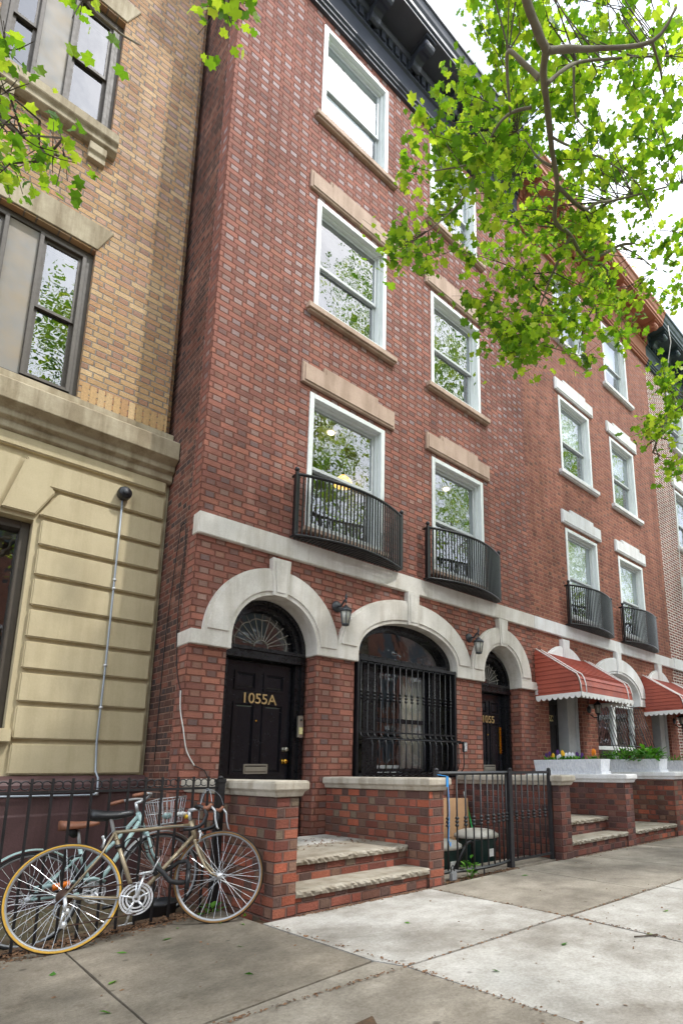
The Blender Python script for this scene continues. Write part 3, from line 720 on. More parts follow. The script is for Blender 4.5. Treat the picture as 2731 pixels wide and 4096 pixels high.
# ------------------------------------------------------------------ tan building on the left
def tan_building():
    Y = .95; X1 = -.1; X0 = -6.2
    h = thing('apartment_building', 'tan brick building with grooved stucco ground floor and brown framed windows', 'building', (X1, Y, 0))
    top = 15
    w = MB()
    wins = [(-2.25, -1.06, 5.16, 7.10), (-2.25, -1.06, 8.74, 10.62), (-2.25, -1.06, 12.2, 14.0)]
    wall_with_holes(w, rect(X0, X1, 4.95, top), [rect(a, b, c, d) for a, b, c, d in wins], Y, .35)
    w.add([(X1,Y,4.95),(X1,9,4.95),(X1,9,top),(X1,Y,top)], [(0,1,2,3)])
    w.box(X0, X1, 5, 5.2, 0, top); w.add([(X0,Y,top),(X1,Y,top),(X1,5,top),(X0,5,top)], [(0,1,2,3)])
    w.add([(X0,Y,0),(X0,5,0),(X0,5,top),(X0,Y,top)], [(0,1,2,3)])
    # corner return next to the red house
    w.box(X1+.001, .0-.02, Y+.13, 5., 4.9, top)
    w.build('wall', M['brick_tan'], h)
    rooms(h, X0, X1-.3, (.6, 4.6, 8., 11.5), 14.5, 4.5, Y+.4)
    b = MB(); x = X0
    while x < X1-.03:
        if x > -4:
            pass
        b.box(x+.006, min(x+.072, X1-.002), Y-.006, Y+.02, 5.16, 5.375); x += .082
    for a_ in (0,): pass
    # keep the upright course clear of the window
    for lo, hi in ((-9, -2.26), (-1.06, 0)):
        keep = MB()
        for f in range(0, len(b.v), 8):
            if lo < b.v[f][0] < hi: keep.box(b.v[f][0], b.v[f+1][0], Y-.006, Y+.02, 5.16, 5.375)
        keep.build('soldier_course', M['brick_soldier'], h)
    for (a, bb, c, d) in wins:
        cxm = -1.73
        f = MB(); frame_ring(f, a, bb, c, d, .07, Y+.08, Y+.3)
        f.box(cxm-.14, cxm+.14, Y+.1, Y+.3, c+.07, d-.07, 1)
        frame_ring(f, cxm+.14, bb-.07, c+.07, d-.07, .04, Y+.06, Y+.2); frame_ring(f, a+.07, cxm-.14, c+.07, d-.07, .04, Y+.06, Y+.2)
        fo = f.build('window', [M['brownframe'], M['greypanel']], h, .004)
        m = mid(c, d, .5)
        for p, q in ((cxm+.18, bb-.11), (a+.11, cxm-.18)):
            s = MB(); frame_ring(s, p, q, m-.02, d-.11, .035, Y+.1, Y+.13); s.build('sash', M['brownframe'], fo)
            s = MB(); frame_ring(s, p, q, c+.11, m+.02, .035, Y+.13, Y+.16); s.build('sash', M['brownframe'], fo)
            MB().add([(p+.03,Y+.115,m),(q-.03,Y+.115,m),(q-.03,Y+.115,d-.14),(p+.03,Y+.115,d-.14)], [(0,1,2,3)]).build('pane', M['glass'], fo)
            MB().add([(p+.03,Y+.145,c+.14),(q-.03,Y+.145,c+.14),(q-.03,Y+.145,m),(p+.03,Y+.145,m)], [(0,1,2,3)]).build('pane', M['glass'], fo)
        MB().prism([(a-.01,d+.02),(bb+.01,d+.02),(bb+.16,d+.36),(a-.16,d+.36)], Y-.02, Y+.2).build('lintel', M['tan_stone2'], h, .006)
        if c > 8:
            sl = MB().sweep([(Y+.1,c-.02),(Y-.16,c-.04),(Y-.16,c-.16),(Y-.12,c-.2),(Y-.12,c-.26),(Y-.05,c-.3),(Y+.1,c-.3)], a-.06, bb+.06).build('sill', M['tan_stone2'], h, .006)
            for q in (a+.05, bb-.22):
                MB().prism([(Y+.02,c-.3),(Y-.1,c-.3),(Y-.1,c-.4),(Y-.07,c-.43),(Y-.07,c-.5),(Y+.02,c-.5)], q, q+.18, 'x').build('bracket', M['tan_stone2'], sl, .004)
        else:
            MB().box(a, bb, Y-.02, Y+.3, c-.1, c).build('sill', M['tan_stone2'], h)
    # stone course over the ground floor
    prof = [(Y+.1,5.16),(Y-.03,5.15),(Y-.03,5.02),(Y-.1,5.0),(Y-.25,4.95),(Y-.27,4.93),(Y-.27,4.72),(Y-.2,4.68),(Y-.17,4.66),(Y-.17,4.60),(Y-.11,4.57),(Y-.11,4.50),(Y-.08,4.48),(Y+.1,4.46)]
    MB().sweep(prof, X0, -.012).build('cornice_band', M['tan_stone2'], h, .004)
    # grooved ground floor: courses with splayed voussoirs over the window
    yb, yf = Y-.02, Y-.075
    zc = [4.47, 4.30, 3.985, 3.66, 3.35, 3.03, 2.71, 2.385, 2.07, 1.745, 1.385, 1.05]
    base = MB(); wx0, wx1, wz0, wz1 = -2.55, -1.3, 1.5, 3.63
    wall_with_holes(base, rect(X0, -.035, .9, 4.5), [rect(wx0, wx1, wz0, wz1)], yb, .35)
    base.build('ground_floor_wall', M['tan_stone'], h)
    r = MB(); gp = .022
    for i in range(len(zc)-1):
        z1, z0 = zc[i]-gp, zc[i+1]+gp
        if i == 0: r.box(X0, -.06, yf, yb+.01, z0+.02, z1+.04); continue
        if i == 1: r.prism([(-1.36,z0),(-.06,z0),(-.06,z1),(-1.44,z1)], yf, yb+.01); r.prism([(X0,z0),(-2.5,z0),(-2.4,z1),(X0,z1)], yf, yb+.01); continue
        if i == 2:
            r.prism([(-1.27,z0),(-.06,z0),(-.06,z1),(-1.12,z1)], yf, yb+.01); r.prism([(X0,z0),(-2.6,z0),(-2.72,z1),(X0,z1)], yf, yb+.01)
            r.prism([(-1.585,z0-.01),(-1.30,z0-.01),(-1.15,z1),(-1.40,z1+.29),(-1.44,z1+.29)], yf-.004, yb+.01)
            r.prism([(-2.3,z0-.01),(-1.61,z0-.01),(-1.47,z1+.29),(-2.34,z1+.29)], yf-.002, yb+.01); continue
        r.box(wx1+.06, -.06, yf, yb+.01, z0, z1); r.box(X0, wx0-.06, yf, yb+.01, z0, z1)
    r.build('rusticated_block', M['tan_stone'], h, .012)
    MB().box(-.034, -.005, Y-.01, Y+.5, .3, 4.47).build('corner_strip', M['tan_stone2'], h)
    f = MB(); frame_ring(f, wx0+.004, wx1-.004, wz0+.004, wz1-.004, .08, Y+.1, Y+.28); f.box((wx0+wx1)/2-.05, (wx0+wx1)/2+.05, Y+.1, Y+.28, wz0, wz1)
    fo = f.build('window', M['brownframe'], h, .006)
    MB().add([(wx0+.06,Y+.2,wz0),(wx1-.06,Y+.2,wz0),(wx1-.06,Y+.2,wz1),(wx0+.06,Y+.2,wz1)], [(0,1,2,3)]).build('pane', M['glass_dark'], fo)
    MB().box(wx0-.05, wx1+.05, Y-.1, Y+.1, wz0-.13, wz0).build('sill', M['tan_stone'], h, .01)
    # maroon base
    bs = MB().sweep([(Y+.1,1.06),(Y-.06,1.055),(Y-.14,1.02),(Y-.17,.97),(Y-.17,.9),(Y-.14,.87),(Y-.14,.70),(Y-.155,.685),(Y-.155,-.3),(Y+.1,-.3)], X0, .0-.004)
    bs.build('base_course', M['mauve'], h, .004)
    return h
t = M['brick_soldier']
TB = tan_building()
# ------------------------------------------------------------------ stoops
def stoop_wall(name, label, x0, x1, brickm, capm, dz=0., yb=0., yf=-1.73, pier=True):
    t = thing(name, label, 'stoop wall', ((x0+x1)/2, yf, 0), 'low brick walls beside the front steps')
    b = MB().box(x0, x1, yf, yb-.004, -.3, .9+dz)
    b.build('brick_wall', M[brickm], t)
    c = MB()
    z = .896+dz
    prof = [(.0,0),(.022,0),(.03,.02),(.036,.042),(.056,.05),(.06,.06),(.06,.112),(.048,.124)]
    # moulded coping: rings of a growing rectangle
    vs = []; n = 0
    for o, h in prof: vs += [(x0-o,yf-o,z+h),(x1+o,yf-o,z+h),(x1+o,yb-.006,z+h),(x0-o,yb-.006,z+h)]
    fs = [(0,3,2,1)]+[(i*4+k, i*4+(k+1) % 4, i*4+4+(k+1) % 4, i*4+4+k) for i in range(len(prof)-1) for k in range(4)]
    k = (len(prof)-1)*4; fs.append((k,k+1,k+2,k+3))
    c.add(vs, fs)
    c.build('coping', M[capm], t, .006)
    return t
stoop_wall('stoop_wall', 'low brick wall with grey coping behind the front wheel of the gold bicycle', .093, .285, 'brick_stoop', 'cap')
stoop_wall('stoop_wall', 'low brick wall with grey coping right of the first steps, blue tape on its corner', 1.753, 1.953, 'brick_stoop', 'cap')
stoop_wall('stoop_wall', 'low plum brick wall with grey coping just right of the metal gate', 4.087, 4.301, 'brick_stoop_b', 'cap')
stoop_wall('stoop_wall', 'low plum brick wall with white coping under the planter of pansies', 5.81, 6.05, 'brick_stoop_b', 'white')
stoop_wall('stoop_wall', 'low orange brick wall with white coping under the planter of broad green leaves', 7.55, 7.9, 'brick_stoop', 'white', .02)
stoop_wall('stoop_wall', 'low brick wall with white coping at the right edge, under the farthest planter', 10.3, 10.55, 'brick_stoop', 'white', .02)
stoop_wall('stoop_wall', 'low brick wall with white coping beyond the second red awning', 11.9, 12.2, 'brick_stoop', 'white', .02)

def rough_edge(mb, x0, x1, yf, yb, z0, z1):
    n = max(6, int((x1-x0)/.025)); rr = [random.uniform(-.014, .008) for _ in range(n+1)]; r2 = [random.uniform(-.012, .012) for _ in range(n+1)]; r3 = [random.uniform(-.006,.008) for _ in range(n+1)]
    vs = []
    for i in range(n+1):
        x = mid(x0, x1, i/n)
        vs += [(x,yb,z1),(x,yf+.012,z1+r3[i]*.3),(x,yf+rr[i],z1-.014),(x,yf-.004+r2[i],(z0+z1)/2),(x,yf+.01+rr[i]*.8,z0+.004),(x,yf+.03,z0),(x,yb,z0)]
    fs = [(i*7+k, i*7+k+1, i*7+8+k, i*7+7+k) for i in range(n) for k in range(6)]
    fs += [(i*7+6, i*7, i*7+7, i*7+13) for i in range(n)]
    fs += [tuple(range(7)), tuple(n*7+k for k in reversed(range(7)))]
    mb.add(vs, fs)
def steps(label, x0, x1, brickm, zs, ys):
    t = thing('front_steps', label, 'steps', ((x0+x1)/2, ys[0], 0), 'bluestone front steps')
    x0 += .004; x1 -= .004
    for i, (z, y) in enumerate(zip(zs, ys)):
        MB().box(x0, x1, y+.035, y+.3 if i < len(zs)-1 else -.0, (-.2 if i == 0 else zs[i-1]-.02), z-.055).build('riser', M[brickm], t)
        tr = MB(); rough_edge(tr, x0, x1, y, (ys[i+1]+.05 if i < len(zs)-1 else -.72), z-.06, z)
        tr.build('tread', M['tread'], t)
    MB().box(x0, x1, -.714, -.004, zs[-1]-.08, zs[-1]-.004).build('landing', M['conc_light'], t)
    MB().box(x0+.15, x1-.15, -.003, .33, zs[-1]-.2, zs[-1]-.03).build('threshold', M['conc_mid'], t)
    return t
steps('two bluestone steps below the large numerals on the first black door', .285, 1.753, 'brick_stoop', (.181, .368), (-1.735, -1.435))
steps('two bluestone steps right of the metal gate, below the narrower black door', 4.301, 5.81, 'brick_stoop_b', (.205, .405), (-1.735, -1.435))
steps('wide low bluestone step between the two white planter walls', 6.05, 7.55, 'brick_stoop', (.20, .40), (-1.72, -1.0))
steps('bluestone step below the second red awning', 10.55, 11.9, 'brick_stoop', (.2, .4), (-1.72, -1.4))

# ------------------------------------------------------------------ balconies
def balcony(label, xa, xb, proto=None):
    zb, zt = 3.86, 4.65
    cx = (xa+xb)/2
    t = thing('balcony', label, 'balcony', (cx, -.055, zb), 'bowed iron balconies under the second floor windows')
    def plan(s):   # 0..1 round the bowed front
        x = mid(xa, xb, s); return (x, -.13-.2*math.sin(PI*s)**.85)
    N = 28
    P = [(xa,-.04)]+[plan(i/N) for i in range(N+1)]+[(xb,-.04)]
    MB().tube([(x,y,zt) for x, y in P], .02, 6).build('top_rail', M['iron'], t)
    MB().tube([(x,y,zb) for x, y in P], .017, 6).build('bottom_rail', M['iron'], t)
    # pierced floor plate made of crossing flats
    fl = MB(); k = 0
    x = xa+.03
    while x < xb:
        s = (x-xa)/(xb-xa); y = plan(min(max(s, 0), 1))[1]
        fl.box(x, x+.028, y+.01, -.052, zb-.022, zb-.012); x += .05
    for j in range(6):
        yy = -.07-.045*j
        lim = [i/60 for i in range(61) if plan(i/60)[1] < yy-.005]
        if lim: fl.box(mid(xa, xb, lim[0]), mid(xa, xb, lim[-1]), yy-.014, yy+.006, zb-.012, zb-.004)
    fl.build('floor_grate', M['iron'], t)
    bar = None
    pts = [(xa,-.085)]+[plan((i+.5)/34) for i in range(34)]+[(xb,-.085)]
    for (x, y) in pts:
        if bar is None:
            bar = MB().box(x-.008, x+.008, y-.008, y+.008, zb, zt).build('baluster', M['iron'], t); b0 = (x, y)
        else: dup(bar, t, (x-b0[0], y-b0[1], 0))
    for (x, y) in (plan(0), plan(1)):
        p = MB().box(x-.018, x+.018, y-.018, y+.018, zb, zt+.03); p.ball((x,y,zt+.065), .033)
        p.build('corner_post', M['iron'], t)
    return t
for off, l1, l2 in ((0, 'black bowed iron balcony above the largest white arch and first black door', 'black bowed iron balcony above the narrower black door'),
                    (HW, 'black bowed iron balcony above the first red awning', 'black bowed iron balcony above the second red awning, farthest right')):
    balcony(l1, off+1.1, off+2.82); balcony(l2, off+3.35, off+5.05)

# ------------------------------------------------------------------ wall lanterns
def lantern(label, x, z, style):
    t = thing('wall_lantern', label, 'lantern', (x, -.03, z), 'lanterns by the doorways')
    MB().lathe([(.075,0),(.075,-.012),(.05,-.03),(.02,-.04)], (x,-.002,z), 14, 'y').build('back_plate', M['lampmetal'], t)
    yl = -.2
    if style == 0:
        MB().tube([(x,-.03,z),(x,-.1,z-.01),(x,-.17,z+.05),(x,yl,z+.055),(x,yl,z+.01)], .013, 6).ball((x,yl,z+.075), .018).lathe([(.012,0),(.016,.02),(.005,.06)], (x,yl,z+.07), 8).build('arm', M['lampmetal'], t)
        zt = z-.02
    else:
        MB().tube([(x,-.03,z-.1),(x,-.12,z-.17),(x,yl,z-.16),(x,yl,z-.12)], .012, 6).lathe([(.006,-.3),(.014,-.2),(.02,-.12),(.05,-.1)], (x,yl,z), 8).build('arm', M['blackplastic'], t)
        zt = z+.16
    rf = MB(); rf.lathe([(.012,.0),(.03,-.02),(.07,-.05),(.085,-.075),(.082,-.085)], (x,yl,zt), 6); rf.build('roof', M['lampmetal' if style == 0 else 'blackplastic'], t)
    zb = zt-.085
    MB().lathe([(.07,0),(.045,-.16)], (x,yl,zb), 6).build('lamp_glass', M['frost'], t)
    f = MB()
    for k in range(6):
        a = 2*PI*k/6
        f.tube([(x+.072*math.cos(a),yl+.072*math.sin(a),zb),(x+.047*math.cos(a),yl+.047*math.sin(a),zb-.162)], .006, 4)
    f.lathe([(.05,-.158),(.052,-.175),(.02,-.185)], (x,yl,zb), 6)
    f.build('cage', M['lampmetal' if style == 0 else 'blackplastic'], t)
lantern('grey wall lantern hanging between the wide arch and the first black door arch', 1.83, 3.14, 0)
lantern('grey wall lantern hanging between the wide arch and the narrower black door', 4.385, 3.14, 0)
lantern('black wall lantern under the first red awning', 7.98, 2.25, 1)
lantern('black wall lantern under the second red awning', 12.1, 2.25, 1)

# ------------------------------------------------------------------ window guards
def belly_guard():
    t = thing('window_guard', 'black iron guard with bulging lower bars over the wide arched window', 'window guard', (3.1, -.02, 1.0))
    y = -.02
    f = MB(); f.box(2.165, 2.2, y-.015, y+.1, .985, 2.55); f.box(4.0, 4.035, y-.015, y+.1, .985, 2.55); f.box(2.2, 4.0, y-.02, y+.02, 2.50, 2.545)
    f.box(2.2, 4.0, y-.01, y+.01, 1.57, 1.592); f.build('guard_frame', M['iron'], t)
    MB().tube([(2.215,y,1.47),(2.215,-.25,1.478),(4.0,-.25,1.478),(4.02,y,1.47)], .009, 6).tube([(2.2,-.05,1.02),(4.0,-.05,1.02)], .009, 6).build('cross_rail', M['iron'], t)
    b0 = None
    for i in range(16):
        x = 2.232+i*.1125
        if b0 is None:
            pts = [(x,y,2.51),(x,y,1.58),(x,y-.02,1.53),(x,y-.07,1.50),(x,y-.18,1.495),(x,y-.225,1.475),(x,y-.25,1.42),(x,y-.25,1.16),(x,y-.235,1.10),(x,y-.17,1.045),(x,y-.06,1.02),(x,y,1.01)]
            b = MB().tube(pts, .0085, 6)
            for dz in (0, -.045, -.09): b.lathe([(.008,.02),(.016,.012),(.021,0),(.016,-.012),(.008,-.02)], (x,y,2.1+dz), 8)
            b0 = b.build('guard_bar', M['iron'], t); x0 = x
        else: dup(b0, t, (x-x0, 0, 0))
    lk = thing('key_lockbox', 'small grey and black lockbox hung on the window guard', 'lockbox', (3.93, -.26, 1.4))
    MB().box(3.885, 3.965, -.295, -.262, 1.34, 1.49).build('lockbox_body', M['blackplastic'], lk, .008)
    MB().box(3.9, 3.96, -.3, -.294, 1.35, 1.475).build('lockbox_face', M['chrome'], lk, .004)
belly_guard()
def slanted_guard():
    X = HW
    t = thing('window_guard', 'black scrolled iron guard sloping outward over the white framed window', 'window guard', (X+3.1, -.02, 1.0))
    f = MB()
    for (z, y) in ((2.42,-.03), (1.55,-.3), (1.03,-.45)): f.tube([(X+2.16,-.0,z),(X+2.16,y,z),(X+4.06,y,z),(X+4.06,0,z)], .01, 6)
    f.build('guard_frame', M['iron'], t)
    b0 = None
    for i in range(17):
        x = X+2.16+i*.11875
        if b0 is None: b0 = MB().tube([(x,-.03,2.42),(x,-.45,1.03)], .008, 5).build('guard_bar', M['iron'], t); x0 = x
        else: dup(b0, t, (x-x0, 0, 0))
    s0 = None
    for i in range(3):
        x = X+2.6+i*.5
        if s0 is None:
            s = MB()
            for sg in (-1, 1):
                for (zc, r) in ((1.78, .05), (1.42, .05)):
                    yy = -.03-.42*(2.42-zc)/1.39-.015
                    s.tube([(x+sg*(r-r*(1-k/14)*math.cos(k*.42)), yy, zc+r*(1-k/16)*math.sin(k*.42)) for k in range(13)], .006, 4)
            s.tube([(x,-.2,1.95),(x,-.36,1.4)], .008, 4); s.ball((x,-.285,1.6), .022)
            s0 = s.build('scroll', M['iron'], t); xx = x
        else: dup(s0, t, (x-xx, 0, 0))
slanted_guard()

# ------------------------------------------------------------------ slatted awnings
def awning(label, x0, x1, zt=3.2, zb=2.33, proj=.9):
    t = thing('door_awning', label, 'awning', ((x0+x1)/2, -.05, zb), 'red slatted awnings')
    n = 15
    curve = []
    for i in range(n+1):
        s = i/n
        if s < .72: p = (-.03-(proj-.16)*s/.72, zt-(zt-zb-.36)*s/.72)
        else:
            a = (s-.72)/.28*PI/2; p = (-.03-(proj-.16)-.13*math.sin(a)-.0, zb+.36-.34*(1-math.cos(a))*1.0-.02*0)
        curve.append(p)
    curve[-1] = (-proj, zb)
    sl = MB()
    for i in range(n):
        (y0, z0), (y1, z1) = curve[i], curve[i+1]
        d = Vector((0, y1-y0, z1-z0)).normalized(); nn = Vector((0, d.z, -d.y))
        if nn.z < 0: nn = -nn
        o = nn*.014
        sl.add([(x0,y0,z0),(x1,y0,z0),(x1,y1+o.y,z1+o.z),(x0,y1+o.y,z1+o.z),(x0,y0-.001,z0-.008),(x1,y0-.001,z0-.008),(x1,y1,z1),(x0,y1,z1)],
               [(0,1,2,3),(7,6,5,4),(3,2,6,7),(0,4,5,1),(0,3,7,4),(1,5,6,2)])
    sl.build('roof_slats', M['awning'], t)
    # side cheeks of lapped boards
    for xs, sg in ((x0, -1), (x1, 1)):
        ck = MB(); m = 11
        for k in range(m):
            za, zc = mid(zb, zt-.02, k/m), mid(zb, zt-.02, (k+1)/m)
            def yat(z):
                for i in range(n):
                    if curve[i][1] >= z >= curve[i+1][1]:
                        q = (curve[i][1]-z)/max(1e-6, curve[i][1]-curve[i+1][1]); return mid(curve[i][0], curve[i+1][0], q)
                return curve[-1][0]
            ya, yc = yat(za)+.01, yat(zc)+.01
            ck.add([(xs+sg*.016,ya,za),(xs+sg*.016,-.01,za),(xs+sg*.004,-.01,zc),(xs+sg*.004,yc,zc),(xs,ya,za),(xs,-.01,za),(xs-sg*.004,-.01,zc),(xs-sg*.004,yc,zc)],
                   [(0,1,2,3),(7,6,5,4),(0,4,5,1),(1,5,6,2),(2,6,7,3),(3,7,4,0)])
        ck.build('cheek', M['awning'], t)
    for xs in (x0-.005, x0+.16, x1-.16, x1+.005):
        st = MB().tube([(xs, y-.012, z+.02) for y, z in curve], .012 if xs in (x0+.16, x1-.16) else .010, 5)
        st.build('trim_strip', M['awnwhite'], t)
    # scalloped valance on three sides
    va = MB()
    def scal(p0, p1, nn):
        N = nn*8; vs = []
        for i in range(N+1):
            s = i/N; a = abs(math.sin(PI*s*nn))
            x, y = mid(p0[0], p1[0], s), mid(p0[1], p1[1], s)
            vs += [(x,y,zb+.03),(x,y,zb-.025-.045*a**.8)]
        va.add(vs, [(2*i,2*i+1,2*i+3,2*i+2) for i in range(N)])
    scal((x0-.02,-.01), (x0-.02,-proj-.012), 8); scal((x0-.02,-proj-.015), (x1+.02,-proj-.015), 15); scal((x1+.02,-.01), (x1+.02,-proj-.012), 8)
    va.build('valance', M['awnwhite'], t)
    MB().box(x0, x1, -.86*proj, -.84*proj, zb-.02, zb+.02).box(x0+.02, x0+.05, -.86*proj, -.02, zb-.01, zb+.02).box(x1-.05, x1-.02, -.86*proj, -.02, zb-.01, zb+.02).build('awning_frame', M['greydoor'], t)
awning('red slatted awning with white trim over the door numbered 1057A', HW+.02, HW+1.86)
awning('red slatted awning with white trim over the farther door, cut by the picture edge', HW+4.3, HW+6.1)

# ------------------------------------------------------------------ planters
def planter(label, x0, x1, y0, y1, z0, z1):
    t = thing('planter', label, 'planter', ((x0+x1)/2, (y0+y1)/2, z0), 'white rough cast planter boxes')
    b = MB(); o = .0
    h = .05
    b.box(x0-.02, x1+.02, y0-.02, y1+.02, z0, z0+h)
    v = []
    for (g, z) in ((0, z0+h), (-.018, z1)):
        v += [(x0+g,y0+g,z),(x1-g,y0+g,z),(x1-g,y1-g,z),(x0+g,y1-g,z)]
    b.add(v, [(0,1,5,4),(1,2,6,5),(2,3,7,6),(3,0,4,7),(0,3,2,1)])
    w = .035
    b.box(x0-.018, x1+.018, y0-.018, y0+w, z1-.02, z1); b.box(x0-.018, x1+.018, y1-w, y1+.018, z1-.02, z1)
    b.box(x0-.018, x0+w, y0+w, y1-w, z1-.02, z1); b.box(x1-w, x1+.018, y0+w, y1-w, z1-.02, z1)
    b.build('planter_box', M['rockwhite'], t, .006)
    MB().box(x0+w, x1-w, y0+w, y1-w, z1-.06, z1-.03).build('soil', M['soil'], t)
    return t
def leafblade(mb, base, tip, width, droop=.0, mi=0):
    b, t_ = Vector(base), Vector(tip); d = t_-b
    s = d.cross(Vector((0,0,1)))
    if s.length < 1e-4: s = Vector((1,0,0))
    s.normalize(); m = b+d*.5+Vector((0,0,droop)); q = b+d*.8+Vector((0,0,droop*.5))
    mb.add([b, m-s*width*.5, q-s*width*.38, t_, q+s*width*.38, m+s*width*.5, m+Vector((0,0,-width*.12))], [(0,1,6),(1,2,6),(2,3,6),(3,4,6),(4,5,6),(5,0,6)], mi)
def leafy(name, label, cat, c, rx, ry, h, n, lw, ll, mat='leafdark', group=None):
    t = thing(name, label, cat, c, group)
    mb = MB(); st = MB()
    for i in range(n):
        a = random.uniform(0, 2*PI); r = math.sqrt(random.random())
        b = Vector(c)+Vector((rx*r*math.cos(a), ry*r*math.sin(a), h*random.uniform(.05, .9)*(1-.35*r)))
        d = Vector((math.cos(a)*random.uniform(.4,1), math.sin(a)*random.uniform(.4,1), random.uniform(-.25, .7))).normalized()
        l = ll*random.uniform(.6, 1.2)
        leafblade(mb, b, b+d*l, lw*random.uniform(.7, 1.2), l*.12)
        if i % 3 == 0: st.tube([(c[0]+(b.x-c[0])*.4, c[1]+(b.y-c[1])*.4, c[2]-.02), b], .004, 4)
    mb.build('foliage', M[mat], t)
    st.build('stem', M['leafdark'], t)
    return t
planter('white rough planter full of pansies on the wall beside the door numbered 1057A', 5.80, 6.06, -1.37, -.18, 1.012, 1.245)
planter('white rough planter with broad green leaves under the sloping window guard', 7.56, 7.88, -1.5, -.25, 1.032, 1.262)
planter('white rough planter at the right edge below the second red awning', 10.31, 10.55, -1.5, -.25, 1.032, 1.262)
for i, (y, c) in enumerate(((-1.22,'petal_orange'),(-1.16,'petal_orange'),(-.98,'petal_purple'),(-.92,'petal_purple'),(-.84,'petal_white'),(-.76,'petal_white'),(-.68,'petal_yellow'),(-.6,'petal_white'),(-.52,'petal_purple'),(-.44,'petal_yellow'),(-.36,'petal_purple'))):
    x = 5.93+random.uniform(-.05,.05)
    cn = c.split('_')[1]
    t = thing('pansy', cn+' pansy in the white planter box', 'flower', (x, y, 1.2), cn+' pansies in the planter box')
    hh = random.uniform(.06, .13)
    pt = MB()
    for k in range(22):
        a = 2*PI*k/9
        leafblade(pt, (x+random.uniform(-.04,.04),y+random.uniform(-.04,.04),1.21), (x+.08*math.cos(a), y+.08*math.sin(a), 1.23+random.uniform(0,.09)), .035, .01)
    pt.build('leaves', M['leafdark'], t)
    for q in range(2):
        fx, fy, fz = x+random.uniform(-.05,.03), y+random.uniform(-.05,.05), 1.24+hh*random.uniform(.6, 1.1)
        f = MB(); f.tube([(x,y,1.21),(fx,fy,fz)], .003, 4, mi=1)
        for k in range(5):
            a = 2*PI*k/5+.3; r = .03
            cc = Vector((fx+.012*math.cos(a)*.3, fy-.012, fz))
            ring = [Vector((fx+.016*math.cos(a)+r*math.cos(b*PI/4)*.75, fy-.016+.004*k, fz+.016*math.sin(a)+r*math.sin(b*PI/4))) for b in range(8)]
            f.add(ring, [tuple(range(8))])
        f.build('blossom', [M[c], M['leafdark']], t)
leafy('leafy_plant', 'bushy grey green herb at the near end of the second planter', 'plant', (7.68,-.75,1.23), .17, .32, .26, 190, .045, .1)
leafy('leafy_plant', 'broad leaved bright green plant spilling over the second planter', 'plant', (7.66,-1.25,1.24), .2, .26, .24, 130, .08, .17)
leafy('leafy_plant', 'broad leaved green plant in the farthest planter at the right edge', 'plant', (10.42,-1.2,1.24), .16, .26, .3, 130, .09, .2)
leafy('leafy_plant', 'low yellow green plant beside the second door in the farthest planter', 'plant', (10.42,-.6,1.23), .12, .25, .16, 70, .03, .08)
leafy('weed', 'small green weed growing through the bars of the metal gate', 'weed', (2.42,-1.66,.0), .07, .05, .22, 26, .04, .08)
leafy('weed', 'small green weed behind the front wheel of the gold bicycle', 'weed', (-.1,-1.12,-.06), .06, .05, .16, 18, .035, .07)

# ------------------------------------------------------------------ metal gate and fence
def twist_bar(mb, x, y, z0, z1, r, zk=None):
    mb.tube([(x,y,z0),(x,y,z1)], r, 6)
    if zk:
        for dz in (.036, 0, -.036): mb.lathe([(r,.018),(r*1.9,.009),(r*2.3,0),(r*1.9,-.009),(r,-.018)], (x,y,zk+dz), 8)
LEAF = [(2.153,-1.6),(2.26,-1.631),(2.369,-1.655),(2.479,-1.671),(2.591,-1.679),(2.702,-1.679),(2.814,-1.671),(2.924,-1.655),(3.033,-1.631),(3.14,-1.6)]
t = thing('metal_gate', 'charcoal steel gate with beaded bars across the basement steps', 'gate', (3.1, -1.6, 0))
P = [(1.99,-1.585)]+LEAF+[(3.2,-1.595)]
MB().tube([(x,y,1.06) for x, y in P], .02, 4).build('top_rail', M['gatepaint'], t); MB().tube([(x,y,.08) for x, y in P], .018, 4).build('bottom_rail', M['gatepaint'], t)
b0 = None
for x, y in LEAF+[(3.328+.118*i, -1.6) for i in range(6)]:
    if b0 is None: b = MB(); twist_bar(b, x, y, .08, 1.05, .0095, .567); b0 = b.build('gate_bar', M['gatepaint'], t); p0 = (x, y)
    else: dup(b0, t, (x-p0[0], y-p0[1], 0))
MB().box(3.235, 4.02, -1.615, -1.585, 1.045, 1.075).box(3.235, 4.02, -1.615, -1.585, .065, .09).build('fixed_rail', M['gatepaint'], t)
for (x, y) in ((1.985,-1.6), (3.222,-1.6), (4.035,-1.6)):
    MB().box(x-.022, x+.022, y-.022, y+.022, .0, 1.09).lathe([(.026,0),(.028,.012),(.01,.026)], (x,y,1.09), 8).build('gate_post', M['gatepaint'], t, .004)
MB().box(3.17, 3.2, -1.63, -1.56, .0, 1.08).build('latch_post', M['gatepaint'], t); MB().box(2.61, 2.622, -1.69, -1.678, 0, .08).build('drop_bolt', M['gatepaint'], t)
lk = thing('padlock', 'silver grey keypad padlock hanging at the foot of the metal gate', 'padlock', (2.16, -1.64, .02))
MB().box(2.115, 2.21, -1.675, -1.635, -.0, .09).build('lock_body', M['cardgrey'], lk, .012)
MB().tube([(2.14,-1.65,.085),(2.14,-1.65,.13),(2.165,-1.65,.15),(2.185,-1.65,.13),(2.185,-1.65,.085)], .006, 6).build('shackle', M['blackplastic'], lk)
rb = thing('blue_tape', 'bright blue tape tied round the corner of the grey coping', 'tape', (1.96, -1.78, .95))
